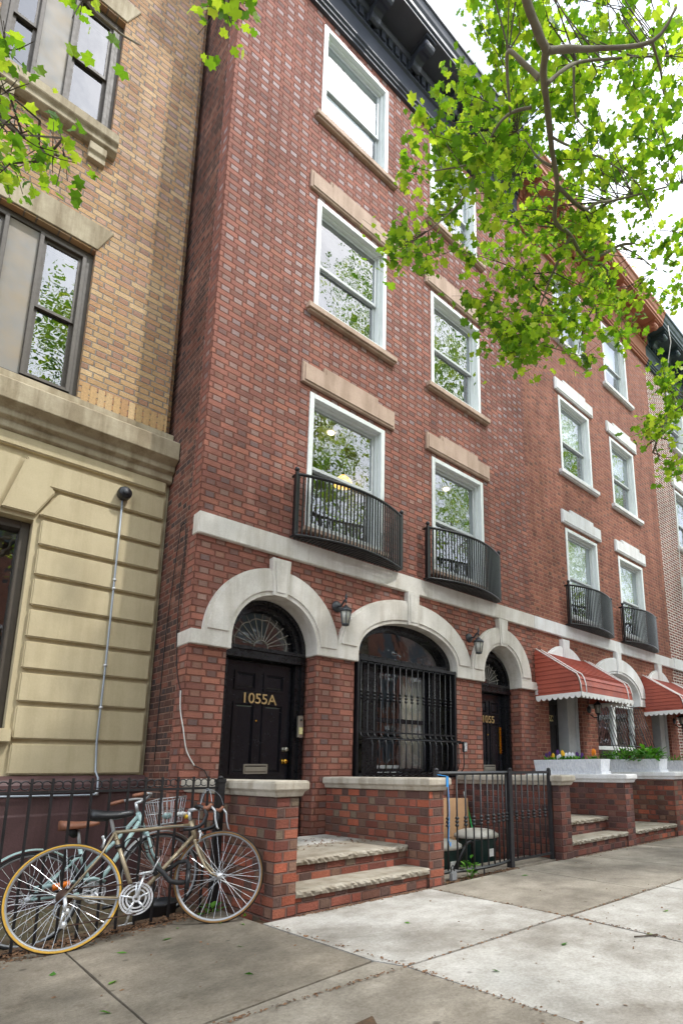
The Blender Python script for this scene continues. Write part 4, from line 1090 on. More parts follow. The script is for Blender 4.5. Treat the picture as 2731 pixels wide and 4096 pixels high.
MB().box(1.93, 1.96, -1.798, -1.793, .93, 1.03).tube([(1.985,-1.6,1.05),(1.97,-1.75,1.035),(1.945,-1.796,1.03)], .004, 4).tube([(1.955,-1.797,.93),(1.965,-1.8,.7),(1.96,-1.79,.42),(1.985,-1.79,.36),(2.0,-1.78,.4)], .005, 4).build('ribbon', M['blueribbon'], rb)

t = thing('iron_fence', 'rusting black iron railing with scrolled tops before the tan building', 'fence', (-1., -1., -.1))
FX0 = -4.4
MB().box(FX0, -.02, -1.011, -.989, .948, .967).build('top_rail', M['rustiron'], t)
MB().add([(FX0,-1.01,-.155),(-.02,-1.01,-.05),(-.02,-.99,-.05),(FX0,-.99,-.155),(FX0,-1.01,-.13),(-.02,-1.01,-.025),(-.02,-.99,-.025),(FX0,-.99,-.13)],
         [(0,3,2,1),(4,5,6,7),(0,1,5,4),(1,2,6,5),(2,3,7,6),(3,0,4,7)]).build('bottom_rail', M['rustiron'], t)
b0 = None; s0 = None
for i in range(34):
    x = -.138-.1249*i
    if b0 is None:
        b0 = MB().box(x-.0078, x+.0078, -1.0078, -.9922, -.14, 1.052).build('picket', M['rustiron'], t); x0 = x
        s = MB()
        for sg in (-1, 1):
            s.tube([(x+sg*(.036-.029*math.cos(R(25+k*22))), -1., 1.005+.028*math.sin(R(25+k*22))) for k in range(14)], .0045, 4)
        s0 = s.build('scroll', M['rustiron'], t)
    else: dup(b0, t, (x-x0, 0, 0)); dup(s0, t, (x-x0, 0, 0))
MB().box(-.065, -.0, -1.03, -.97, -.12, 1.02).box(-.072, .006, -1.037, -.963, 1.0, 1.03).lathe([(.03,0),(.02,.02),(.004,.03)], (-.033,-1.,1.03), 8).build('end_post', M['rustiron'], t, .003)
for x in (-.65, -1.9):
    s = MB()
    for sg in (-1, 1):
        s.tube([(x+sg*(.062-.058*(1-k/22*.6)*math.cos(k*.4)), -1.012, .55+.06*(1-k/22*.6)*math.sin(k*.4)) for k in range(17)], .005, 4)
        s.tube([(x+sg*.004,-1.012,.55),(x+sg*.03,-1.012,.50),(x+sg*.07,-1.012,.485)], .005, 4)
    s.build('wire_scroll', M['rustiron'], t)

# ------------------------------------------------------------------ things in the basement court
def bin_(label, x, y, z):
    t = thing('rubbish_bin', label, 'bin', (x, y, z), 'green rubbish bins in the basement court')
    MB().lathe([(.20,0),(.22,.02),(.235,.25),(.24,.26),(.245,.5),(.262,.53),(.262,.57)], (x,y,z), 28).build('bin_body', M['bingreen'], t)
    MB().lathe([(.275,.56),(.285,.565),(.28,.6),(.25,.615),(.235,.635),(.16,.655),(.05,.662)], (x,y,z), 28).build('lid', M['binlid'], t)
    MB().box(x-.06, x+.03, y-.262, y-.25, z+.35, z+.44).build('sticker', M['paper'], t)
bin_('green rubbish bin with beige lid nearest the stoop wall', 2.70, -.92, -.36)
bin_('green rubbish bin with beige lid beside the bent handrail', 3.46, -.86, -.3)
t = thing('cardboard_box', 'folded brown cardboard box standing behind the green bins', 'box', (3.6, -.4, -.24))
MB().add([(3.2,-.52,-.24),(3.5,-.32,-.24),(3.95,-.34,-.24),(3.2,-.48,.70),(3.5,-.28,.715),(3.95,-.30,.70),(3.2,-.46,-.24),(3.5,-.26,-.24),(3.95,-.28,-.24),(3.2,-.42,.70),(3.5,-.22,.715),(3.95,-.24,.70)],
         [(0,1,4,3),(1,2,5,4),(6,9,10,7),(7,10,11,8),(3,4,10,9),(4,5,11,10),(0,3,9,6),(2,8,11,5),(0,6,7,1),(1,7,8,2)]).build('box_side', M['card'], t)
MB().box(3.52, 3.93, -.327, -.322, .2, .206).build('fold_line', M['leaflitter'], t)
t = thing('broom', 'broom with bright green handle and white tip leaning on the plum brick wall', 'broom', (4.0, -.6, -.24))
MB().tube([(3.85,-.62,-.24),(4.04,-.2,.62)], .012, 8).build('handle', M['greenstick'], t); MB().tube([(4.04,-.2,.62),(4.075,-.12,.78)], .014, 8).build('handle_tip', M['paper'], t)
MB().box(3.74, 3.96, -.66, -.58, -.24, -.1).build('brush_head', M['greenstick'], t, .01)
t = thing('handrail', 'bent black tube handrail down the basement steps', 'handrail', (2.9, -1.15, 0))
MB().tube([(2.62,-1.25,.0),(2.86,-1.2,.22),(2.9,-1.2,.26),(2.95,-1.2,.272),(2.99,-1.2,.255),(3.0,-1.2,.2),(3.0,-1.2,-.05)], .02, 10).build('rail_tube', M['iron'], t)

# ------------------------------------------------------------------ security camera, conduit and cables
t = thing('security_camera', 'round black security camera on the tan stucco wall', 'camera', (-.52, .87, 4.16))
MB().lathe([(.065,0),(.072,-.03),(.072,-.09),(.06,-.12)], (-.52,.872,4.16), 20, 'y').build('camera_body', M['blackplastic'], t)
MB().lathe([(.034,-.119),(.03,-.13),(.01,-.132)], (-.52,.872,4.16), 14, 'y').build('lens', M['lampmetal'], t)
t = thing('conduit', 'thin grey metal conduit running down the tan stucco wall', 'conduit', (-.52, .85, 1))
MB().tube([(-.525,.845,4.08),(-.52,.845,3.4),(-.515,.845,2.2),(-.52,.845,1.4),(-.5,.85,1.1),(-.49,.775,1.03),(-.485,.77,.9),(-.5,.77,.87),(-.56,.77,.865),(-3.5,.77,.90)], .0105, 8).build('pipe', M['steelgrey'], t)
c = MB()
for z in (3.15, 3.05, 2.2, 1.75): c.lathe([(.018,-.012),(.02,0),(.018,.012)], (-.517,.845,z), 8)
c.lathe([(.02,-.02),(.02,.02)], (-.49,.77,.88), 8); c.build('coupling', M['alloy'], t)
t = thing('utility_cable', 'loose black and white cable looped down the side of the red house', 'cable', (-.02, .3, 2.))
MB().tube(smooth([(-.012,.62,1.2),(-.012,.62,2.4),(-.02,.5,3.3),(-.022,.42,3.72),(-.022,.36,3.8),(-.02,.3,3.78),(-.015,.26,3.5),(-.018,.3,3.1),(-.016,.28,2.5),(-.012,.2,2.1),(-.008,.08,1.9)]), .0045, 6).build('black_cable', M['rubber'], t)
MB().tube(smooth([(-.008,.08,1.9),(-.014,.03,1.7),(.01,-.012,1.52),(.06,-.014,1.3),(.15,-.014,1.15)]), .006, 6).build('white_cable', M['whitecable'], t)
MB().tube([(.15,-.014,1.15),(.26,-.012,1.1),(.3,-.012,1.03),(.3,-.01,1.01)], .005, 6).build('cable_tail', M['rubber'], t)
t = thing('utility_cable', 'white cable hanging from the dark green cornice', 'cable', (12.6, -.5, 12.))
MB().tube([(12.45,-.68,13.4),(12.5,-.7,12.9),(12.7,-.4,12.0),(13.1,-.2,11.),(13.3,-.1,8.),(13.2,-.09,5.5),(13.3,-.09,4.)], .012, 6).build('white_cable', M['whitecable'], t)
# lamps seen through the first floor windows
for nm, lb, x, y, z, m in (('ceiling_light', 'small lit ceiling light behind the larger balcony window', 2.62, 1.4, 6.58, 'lamplit'), ('ceiling_light', 'small lit ceiling light behind the second balcony window', 5.4, 1.4, 6.58, 'lamplit')):
    t = thing(nm, lb, 'lamp', (x, y, z), 'lit lamps inside the first red house')
    MB().lathe([(.055,.018),(.06,0),(.045,-.012)], (x,y,z), 16).build('diffuser', M[m], t)
t = thing('pendant_lamp', 'amber pendant lamp glowing behind the largest balcony window', 'lamp', (2.75, 1.2, 5.7), 'lit lamps inside the first red house')
MB().lathe([(.05,.16),(.13,.08),(.16,0),(.15,-.01)], (2.75,1.2,5.62), 20).build('lamp_shade', M['shadelit'], t); MB().tube([(2.75,1.2,5.78),(2.75,1.2,6.59)], .006, 5).build('cord', M['rubber'], t)

# ------------------------------------------------------------------ bicycles
class BF:      # frame of reference of a leaning bicycle: s along, h up the lean, w across (towards the street)
    def __init__(s, c0, c1, lean):
        s.o = Vector(c0); d = Vector(c1)-Vector(c0); s.d = d.normalized()
        u = Vector((0, math.sin(lean), math.cos(lean))); u -= s.d*u.dot(s.d); s.u = u.normalized(); s.w = s.d.cross(s.u)
        if s.w.y > 0: s.w = -s.w
    def __call__(s, a, h, w=0): return tuple(s.o+s.d*a+s.u*h+s.w*w)
def wheel(parent, c, d, u, w, r, tyrem, wallm, rimm='rim', spokes=36, label=None):
    c, d, u, w = map(Vector, (c, d, u, w))
    def ring(rr, ww, n=56): return [c+(d*math.cos(2*PI*k/n)+u*math.sin(2*PI*k/n))*rr+w*ww for k in range(n)]
    def band(prof, name, mats, par, mis=None):
        b = MB(); n = 56; P = [ring(rr, ww) for rr, ww in prof]; m = len(prof)
        vs = [p for q in P for p in q]
        for i in range(m):
            j = (i+1) % m
            b.add([], []) 
        fs = []; mi = []
        for i in range(m):
            j = (i+1) % m
            fs += [(i*n+k, i*n+(k+1) % n, j*n+(k+1) % n, j*n+k) for k in range(n)]; mi += [(mis[i] if mis else 0)]*n
        b.v = vs; b.f = [list(f) for f in fs]; b.m = mi; b.sm = [True]*len(fs)
        return b.build(name, mats, par)
    rim = band([(r-.026,-.009),(r-.017,-.011),(r-.017,.011),(r-.026,.009),(r-.034,.004),(r-.034,-.004)], 'wheel', M[rimm], parent)
    if label: lab(rim, label)
    tw = .0155
    band([(r-.021,-.010),(r-.016,-tw),(r-.0075,-tw*.85),(r,-.005),(r,.005),(r-.0075,tw*.85),(r-.016,tw),(r-.021,.010)], 'tyre', [M[tyrem], M[wallm]], rim, [1,1,0,0,0,1,1,0])
    sp = MB()
    for k in range(spokes):
        a = 2*PI*k/spokes; sd = 1 if k % 2 else -1; off = (1 if (k//2) % 2 else -1)*.9
        hp = c+(d*math.cos(a+off)+u*math.sin(a+off))*.022+w*sd*.026; rp = c+(d*math.cos(a)+u*math.sin(a))*(r-.036)
        sp.tube([hp, rp], .0012, 4, cap=False)
    sp.build('spokes', M['chrome'], rim)
    hb = MB()
    hb.tube([c-w*.05, c+w*.05], .009, 8)
    for q in (-1, 1): hb.tube([c+w*q*.024, c+w*q*.029], .024, 12)
    hb.tube([c-w*.024, c+w*.024], .014, 10)
    hb.build('hub', M['alloy'], rim)
    return rim
def chainring(parent, P, c, r, m, name='chainring'):
    b = MB(); n = 40
    def ringb(r0, r1, w0, w1):
        vs = []
        for k in range(n):
            a = 2*PI*k/n
            for rr, ww in ((r0,w0),(r1,w0),(r1,w1),(r0,w1)): vs.append(P(c[0]+rr*math.cos(a), c[1]+rr*math.sin(a), c[2]+ww))
        b.add(vs, [(k*4+j, k*4+(j+1) % 4, ((k+1) % n)*4+(j+1) % 4, ((k+1) % n)*4+j) for k in range(n) for j in range(4)])
    ringb(r-.012, r, 0, .004); ringb(r-.03, r-.018, 0, .004); ringb(r*.52, r*.62, -.004, .004); ringb(.012, .026, 0, .012)
    for k in range(5):
        a = 2*PI*k/5+.3
        b.tube([P(c[0]+.02*math.cos(a), c[1]+.02*math.sin(a), c[2]+.004), P(c[0]+(r-.008)*math.cos(a), c[1]+(r-.008)*math.sin(a), c[2]+.002)], [.009, .006], 5)
    return b.build(name, M[m], parent)
def saddle(parent, P, s0, s1, h, m, wid=.075):
    n = 12; vs = []; rows = 9
    for i in range(n+1):
        q = i/n; s = mid(s0, s1, q)
        hw = wid*(1-q)**.75*(.6+.4*min(1, q*8)) if q < .45 else mid(wid*(.55)**.75, .017, (q-.45)/.55)
        hw = max(hw, .014)
        top = h+.018*(1-q)**2-.004*math.sin(q*PI)*2-.008*q
        for j in range(rows):
            a = -1+2*j/(rows-1)
            vs.append(P(s, top-.012*a*a-(.03+.03*(1-q))*max(0, abs(a)-.55)/.45, hw*max(-1, min(1, a*1.05))))
    fs = [(i*rows+j, i*rows+j+1, (i+1)*rows+j+1, (i+1)*rows+j) for i in range(n) for j in range(rows-1)]
    fs += [tuple(range(rows)), tuple(n*rows+j for j in reversed(range(rows)))]
    fs += [(i*rows+rows-1, i*rows, (i+1)*rows, (i+1)*rows+rows-1) for i in range(n)]
    return MB().add(vs, fs, 0, True).build('saddle', M[m], parent)

def road_bike():
    P = BF((-1.159,-1.276,-.058), (-.215,-1.46,-.014), R(15))
    t = thing('bicycle', 'champagne gold road bicycle with drop handlebars and yellow tyre walls leaning on the railing', 'bicycle', tuple(P.o))
    r = .345
    rh, bb, st, ht, cr = (0, r), (.425, .262), (.287, .735), (.815, .735), (.84, .62)
    fh = (1.0, r-.015)
    f = MB()
    f.tube([P(*bb), P(*st)], .0145, 10); f.tube([P(*st), P(*ht)], .013, 10); f.tube([P(*bb), P(.83,.655)], .0145, 10)
    f.tube([P(.808,.765), P(.838,.63)], .018, 12)
    for q in (-1, 1):
        f.tube([P(0,r,q*.055), P(.12,.32,q*.05), P(.425,.262,q*.03)], .0095, 8); f.tube([P(0,r,q*.055), P(.2,.575,q*.035), P(.285,.725,q*.018)], .0075, 8)
    f.tube([P(.425,.262,-.036), P(.425,.262,.036)], .02, 12)
    f.tube([P(.3,.68,.0), P(.297,.69,0)], .017, 10)
    f.build('frame', M['goldframe'], t)
    # steered fork and front wheel
    sa = R(-27)
    ax = (Vector(P(.806,.77))-Vector(P(.84,.615))).normalized()
    rot = Matrix.Rotation(sa, 3, ax); piv = Vector(P(.84,.62))
    def Q(s, h, w=0): return tuple(piv+rot @ (Vector(P(s, h, w))-piv))
    dd, uu, ww = rot @ P.d, rot @ P.u, rot @ P.w
    fk = MB()
    for q in (-1, 1): fk.tube([Q(.842,.61,q*.03), Q(.87,.52,q*.045), Q(.91,.42,q*.05), Q(.955,.36,q*.05), Q(*fh,q*.05)], [.011,.011,.009,.0075,.006], 8)
    fk.tube([Q(.842,.612,-.038), Q(.842,.612,.038)], .013, 8)
    fk.build('fork', M['goldframe'], t)
    wheel(t, P(*rh), P.d, P.u, P.w, r, 'rubber', 'gumwall'); wheel(t, Q(*fh), dd, uu, ww, r-.014, 'rubber', 'gumdark')
    saddle(t, P, .13, .41, .895, 'blackplastic')
    MB().tube([P(.284,.735), P(.262,.845), P(.258,.868)], .0125, 10).tube([P(.19,.865,.025), P(.2,.855,.025), P(.38,.868,.02)], .004, 5).tube([P(.19,.865,-.025), P(.2,.855,-.025), P(.38,.868,-.02)], .004, 5).tube([P(.258,.862,-.03), P(.258,.862,.03)], .014, 8).build('seat_post', M['alloy'], t)
    s = MB().tube([Q(.805,.77), Q(.797,.845)], .0125, 10).tube([Q(.797,.845), Q(.88,.85)], [.016,.013], 10).tube([Q(.88,.85,-.04), Q(.88,.85,.04)], .0155, 10)
    s.build('handlebar_stem', M['alloy'], t)
    hb = MB(); lv = MB(); hd = MB()
    for q in (-1, 1):
        pts = [Q(.88,.85,q*.03), Q(.882,.855,q*.13), Q(.895,.855,q*.175), Q(.93,.85,q*.195), Q(.965,.825,q*.2), Q(.975,.78,q*.2), Q(.955,.73,q*.2), Q(.92,.705,q*.2), Q(.86,.695,q*.2), Q(.81,.70,q*.2)]
        hb.tube(pts, .0145, 8)
        hd.tube([Q(.955,.835,q*.2), Q(.985,.825,q*.2), Q(1.015,.855,q*.2)], [.017,.018,.012], 8)
        lv.tube([Q(1.01,.84,q*.2), Q(1.035,.80,q*.2), Q(1.035,.74,q*.2), Q(1.045,.68,q*.2), Q(1.055,.665,q*.2)], [.008,.008,.007,.007,.006], 6)
    hb.build('drop_handlebar', M['blackplastic'], t); lo = lv.build('brake_lever', M['alloy'], t); hd.build('lever_hood', M['leather'], lo)
    cb = MB()
    for q in (-1, 1): cb.tube(smooth([Q(1.015,.865,q*.2), Q(1.0,.94,q*.16), Q(.96,.985,q*.06), Q(.91,.96,q*.02), Q(.87,.8,0), Q(.87,.68,0)]), .0024, 5)
    cb.tube([P(.82,.72,.015), P(.4,.765,.018), P(.29,.765,.02), P(.24,.70,.02), P(.2,.64,.0)], .002, 5)
    cb.tube([P(.42,.25,.03), P(.1,.32,.06), P(.02,.36,.06), P(-.05,.30,.07), P(-.06,.24,.07), P(-.02,.21,.06)], .0035, 5)
    cb.build('cables', M['steelgrey'], t)
    bk = MB()
    for (S, c) in ((P, (.215,.655)), (Q, (.875,.62))):
        for q in (-1, 1): bk.tube([S(c[0],c[1]+.05,q*.01), S(c[0]+.01,c[1]+.03,q*.035), S(c[0],c[1]-.02,q*.032)], .007, 6)
        bk.tube([S(c[0],c[1]+.055,-.02), S(c[0],c[1]+.055,.02)], .01, 6)
    bk.build('brake_caliper', M['chrome'], t)
    cg = chainring(t, P, (.425,.262,.05), .108, 'chrome')
    MB().tube([P(.425,.262,.062), P(.475,.415,.066)], [.012,.008], 6).tube([P(.425,.262,-.05), P(.375,.11,-.06)], [.012,.008], 6).build('crank_arm', M['chrome'], t)
    for (s, h, w) in ((.475,.415,.115), (.375,.11,-.105)):
        pd = MB()
        for q in (-.04, .04): pd.tube([P(s-.042,h,w+q), P(s+.042,h+.004,w+q)], .005, 5)
        for q in (-.04, .04): pd.tube([P(s+q,h,w-.042), P(s+q,h,w+.042)], .005, 5)
        pd.tube([P(s,h,w-.055), P(s,h,w+.045)], .007, 6)
        if w > 0: pd.tube([P(s+.04,h,w-.025), P(s+.09,h+.09,w-.025), P(s+.075,h+.1,w), P(s+.09,h+.09,w+.025), P(s+.04,h,w+.025)], .003, 5)
        pd.build('pedal', M['chrome'], t)
    fw_ = MB()
    for k, rr in enumerate((.052,.046,.040,.034,.028)): fw_.tube([P(0,r,.026+.006*k), P(0,r,.030+.006*k)], rr, 22)
    fw_.build('freewheel', M['rustchain'], t)
    ch = MB().tube([P(0,r+.046,.04), P(.425,.262+.098,.054)], .0045, 5).tube([P(.425,.262-.098,.054), P(.02,.16,.05)], .0045, 5).build('chain', M['rustchain'], t)
    dr = MB().tube([P(0,r-.01,.065), P(.005,.29,.07), P(.0,.255,.07)], .012, 8).tube([P(.0,.26,.065), P(-.02,.165,.06)], .008, 6).tube([P(.01,.25,.045), P(.01,.25,.065)], .022, 12).tube([P(-.005,.17,.045), P(-.005,.17,.06)], .022, 12).build('derailleur', M['chrome'], t)
    MB().tube([P(.315,.62,0), P(.31,.645,0)], .022, 10).build('light_bracket', M['blackplastic'], t)
    lk = thing('bicycle_lock', 'thick black fabric chain lock through the front of the gold bicycle', 'lock', P(.6,.42,.03))
    MB().tube([P(.56,.40,.03), P(.535,.44,.03), P(.56,.455,.03), P(.6,.41,.05), P(.64,.345,.06), P(.69,.325,.06), P(.74,.32,.05)], .017, 8).tube([P(.6,.42,-.03), P(.66,.44,-.03), P(.72,.475,-.03), P(.775,.475,-.01), P(.785,.43,.03), P(.77,.40,.04)], .016, 8).build('chain_sleeve', M['rubber'], lk)
    MB().tube([P(.775,.40,.05), P(.755,.27,.055)], .018, 8).build('lock_barrel', M['blackplastic'], lk)
    return t
road_bike()
def mint_bike():
    P = BF((-1.2,-.58,-.16), (-.263,-.55,-.096), R(9))
    t = thing('bicycle', 'pale mint step through bicycle with brown saddle and wire basket behind the railing', 'bicycle', tuple(P.o))
    r = .335
    f = MB()
    bb = (.42, .30)
    f.tube([P(*bb), P(.36,.52), P(.335,.66)], .016, 10); f.tube([P(*bb), P(.6,.52), P(.79,.79)], .018, 10); f.tube([P(.375,.47), P(.6,.66), P(.79,.845)], .016, 10)
    f.tube([P(.785,.87), P(.83,.70)], .02, 12)
    for q in (-1, 1): f.tube([P(0,r,q*.06), P(*bb,q*.03)], .01, 8); f.tube([P(0,r,q*.06), P(.35,.60,q*.02)], .009, 8); f.tube([P(.84,.68,q*.045), P(.87,.52,q*.05), P(.94,.36,q*.05)], .011, 8)
    f.tube([P(.84,.685,-.045), P(.84,.685,.045)], .014, 8)
    f.build('frame', M['mint'], t)
    wheel(t, P(0,r), P.d, P.u, P.w, r, 'rubber', 'rubber', 'rim', 32); wheel(t, P(.945,r), P.d, P.u, P.w, r, 'rubber', 'rubber', 'rim', 32)
    for c, a0, a1, m in ((0, .35, 3.3, 'mint'), (.945, .75, 2.6, 'alloy')):
        b = MB(); n = 24; vs = []
        for k in range(n+1):
            a = mid(a0, a1, k/n)
            for rr, ww in ((r+.012,-.03),(r+.026,0),(r+.012,.03)): vs.append(P(c+rr*math.cos(a), r+rr*math.sin(a), ww))
        b.add(vs, [(k*3+j, k*3+j+1, k*3+j+4, k*3+j+3) for k in range(n) for j in range(2)], 0, True); b.build('mudguard', M[m], t)
    saddle(t, P, .2, .48, .86, 'leather', .1)
    MB().tube([P(.338,.64), P(.325,.83)], .0125, 8).build('seat_post', M['alloy'], t)
    MB().tube([P(.27,.80,-.03), P(.30,.76,0), P(.27,.80,.03)], .03, 8).build('saddle_bag', M['rubber'], t)
    sm = MB().tube([P(.782,.87), P(.77,.955)], .013, 8).tube([P(.77,.945), P(.83,.965)], .014, 8)
    for q in (-1, 1): sm.tube([P(.83,.965,0), P(.85,.985,q*.08), P(.83,1.0,q*.18), P(.75,1.0,q*.25)], .0115, 8)
    sm.build('handlebar', M['alloy'], t)
    for q in (-1, 1): MB().tube([P(.76,1.0,q*.245), P(.65,.985,q*.285)], .017, 8).build('grip', M['leather'], t)
    b = MB()
    B = [P(.89,.95,-.16), P(.89,.95,.16), P(1.14,.95,.16), P(1.14,.95,-.16)]; D = [P(.92,.74,-.12), P(.92,.74,.12), P(1.1,.74,.12), P(1.1,.74,-.12)]
    b.tube(B, .005, 5, True); b.tube(D, .004, 5, True); b.tube([Vector(p)*.5+Vector(q)*.5 for p, q in zip(B, D)], .003, 4, True)
    for k in range(4):
        for j in range(6):
            s = j/6; b.tube([Vector(B[k]).lerp(Vector(B[(k+1) % 4]), s), Vector(D[k]).lerp(Vector(D[(k+1) % 4]), s)], .0025, 4)
    for j in range(5): b.tube([Vector(D[0]).lerp(Vector(D[1]), j/4), Vector(D[3]).lerp(Vector(D[2]), j/4)], .0025, 4)
    b.build('basket', M['alloy'], t)
    chainring(t, P, (.42,.30,.045), .085, 'alloy')
    MB().tube([P(.42,.30,.055), P(.5,.17,.06)], [.011,.008], 6).tube([P(.42,.30,-.05), P(.34,.43,-.06)], [.011,.008], 6).build('crank_arm', M['alloy'], t)
    MB().tube([P(.46,.17,.1), P(.54,.17,.1)], .014, 6).build('pedal', M['blackplastic'], t)
    MB().tube([P(.02,.41,.05), P(.42,.40,.05), P(.5,.36,.05)], .016, 6).build('chain_guard', M['mint'], t)
    MB().tube([P(.13,.39,.09), P(.24,.40,.09)], .024, 8).build('reflector', M['orange'], t)
    u = thing('bicycle_lock', 'black U shaped lock and cable on the mint bicycle frame', 'lock', P(.2,.5,.07))
    MB().tube([P(.16,.40,.07), P(.22,.56,.07), P(.26,.59,.07), P(.34,.59,.07), P(.35,.54,.07), P(.29,.41,.07)], .011, 8).tube([P(.02,.5,.07), P(-.03,.45,.07), P(.0,.38,.07), P(.1,.35,.07), P(.2,.36,.07)], .008, 6).build('shackle', M['rubber'], u)
mint_bike()
for lb, x, y, z, s, m in (('crumpled pale paper in the wire basket', -.14, -.5, .72, .05, 'paper'), ('small blue green packet in the wire basket', -.26, -.5, .71, .045, 'mint'), ('yellow lemon shaped wrapper in the wire basket', -.1, -.55, .70, .03, 'petal_yellow')):
    mb = MB(); mb.lathe([(.2*s,-s*.5),(s*.9,-s*.3),(s,.1*s),(.7*s,.4*s),(.1*s,.5*s)], (x,y,z), 7)
    mb.v = [(p[0]+random.uniform(-.3,.3)*s, p[1]+random.uniform(-.3,.3)*s, p[2]+random.uniform(-.2,.2)*s) for p in mb.v]
    tag(mb.build('wrapper', M[m], None), lb, 'litter')
t = thing('plastic_tub', 'low black plastic tub behind the railing by the brick wall', 'tub', (-.33, -.62, -.1))
MB().lathe([(.15,0),(.16,.02),(.165,.13),(.18,.15),(.17,.152),(.15,.10),(.1,.09)], (-.36,-.68,-.1), 8).build('tub_body', M['blackplastic'], t)

# ------------------------------------------------------------------ litter
def litter(name, spots, m, size, flat=.02):
    mb = MB()
    for x, y, z in spots:
        a = random.uniform(0, 2*PI); s = size*random.uniform(.5, 1.3); e = random.uniform(.2, .6)
        ca, sa_ = math.cos(a)*s, math.sin(a)*s; k = random.uniform(0, flat)
        mb.add([(x-ca,y-sa_,z+.002),(x-sa_*e,y+ca*e,z+.003+k),(x+ca,y+sa_,z+.004+k*.4),(x+sa_*e,y-ca*e,z+.002)], [(0,1,2,3)])
    o = mb.build(name, m, None); return tag(o, kind='stuff')
sp = []
def line(x0, y0, x1, y1, n, wid):
    for _ in range(n):
        s = random.random(); x = mid(x0, x1, s)+random.gauss(0, wid); y = mid(y0, y1, s)+random.gauss(0, wid)
        sp.append((x, y, zg(x, y)))
line(-2.2,-1.06,-.05,-1.04,1500,.055); line(-1.6,-1.2,-.2,-1.12,450,.06); line(.3,-1.755,1.75,-1.75,420,.016); line(2.0,-1.66,3.2,-1.63,900,.03); line(.1,-3.19,-1.3,-2.99,150,.01); line(.02,-1.8,.12,-3.2,90,.012)
line(.12,-3.18,1.75,-3.215,70,.008); line(.14,-4.7,.12,-3.2,120,.012); line(1.65,-4.7,1.75,-3.23,130,.012); line(1.74,-3.2,1.74,-1.75,70,.01); line(4.35,-1.755,7.4,-1.755,320,.018); line(1.76,-3.23,5,-3.26,130,.012)
for _ in range(170): sp.append((random.uniform(-2.5,6), random.uniform(-5,-1.8), 0.))
sp = [(x, y, zg(x, y)) if y > -7 else (x, y, 0) for x, y, _ in sp]
litter('dry_litter', sp, M['leaflitter'], .012, .008)
sp2 = [(random.uniform(.35,1.7), random.uniform(-1.0,-.3), .366) for _ in range(160)]+[(random.uniform(-2.4,-.05), random.uniform(-.95,.6), -.1) for _ in range(700)]
sp2 = [(x, y, z if y > -1 and x > 0 else -.09+.033*x) for x, y, z in sp2]
litter('dry_litter', sp2, M['leaflitter'], .016, .012)
sp3 = [(x, y, zg(x, y)) for x, y in ((-.9,-1.6),(-.6,-1.55),(-.45,-1.35),(-.2,-1.5),(-1.1,-2.1),(.75,-2.5),(1.7,-3.9),(-.35,-2.1),(2.9,-2.0),(-1.3,-1.7),(-.1,-1.65),(.4,-3.6),(.02,-1.45),(-.55,-2.6),(1.1,-3.6),(2.4,-3.7),(-.8,-3.3),(-1.25,-2.5))]
litter('fallen_green_leaves', sp3, M['leafdark'], .032, .02)
t = MB().tube([(1.55,-3.85,.008),(1.62,-3.9,.010),(1.72,-3.93,.006)], .005, 5).tube([(1.64,-3.9,.01),(1.66,-3.95,.006)], .004, 5).build('twig', M['twig'], None)
tag(t, 'short brown twig lying on the pale pavement slab', 'twig')
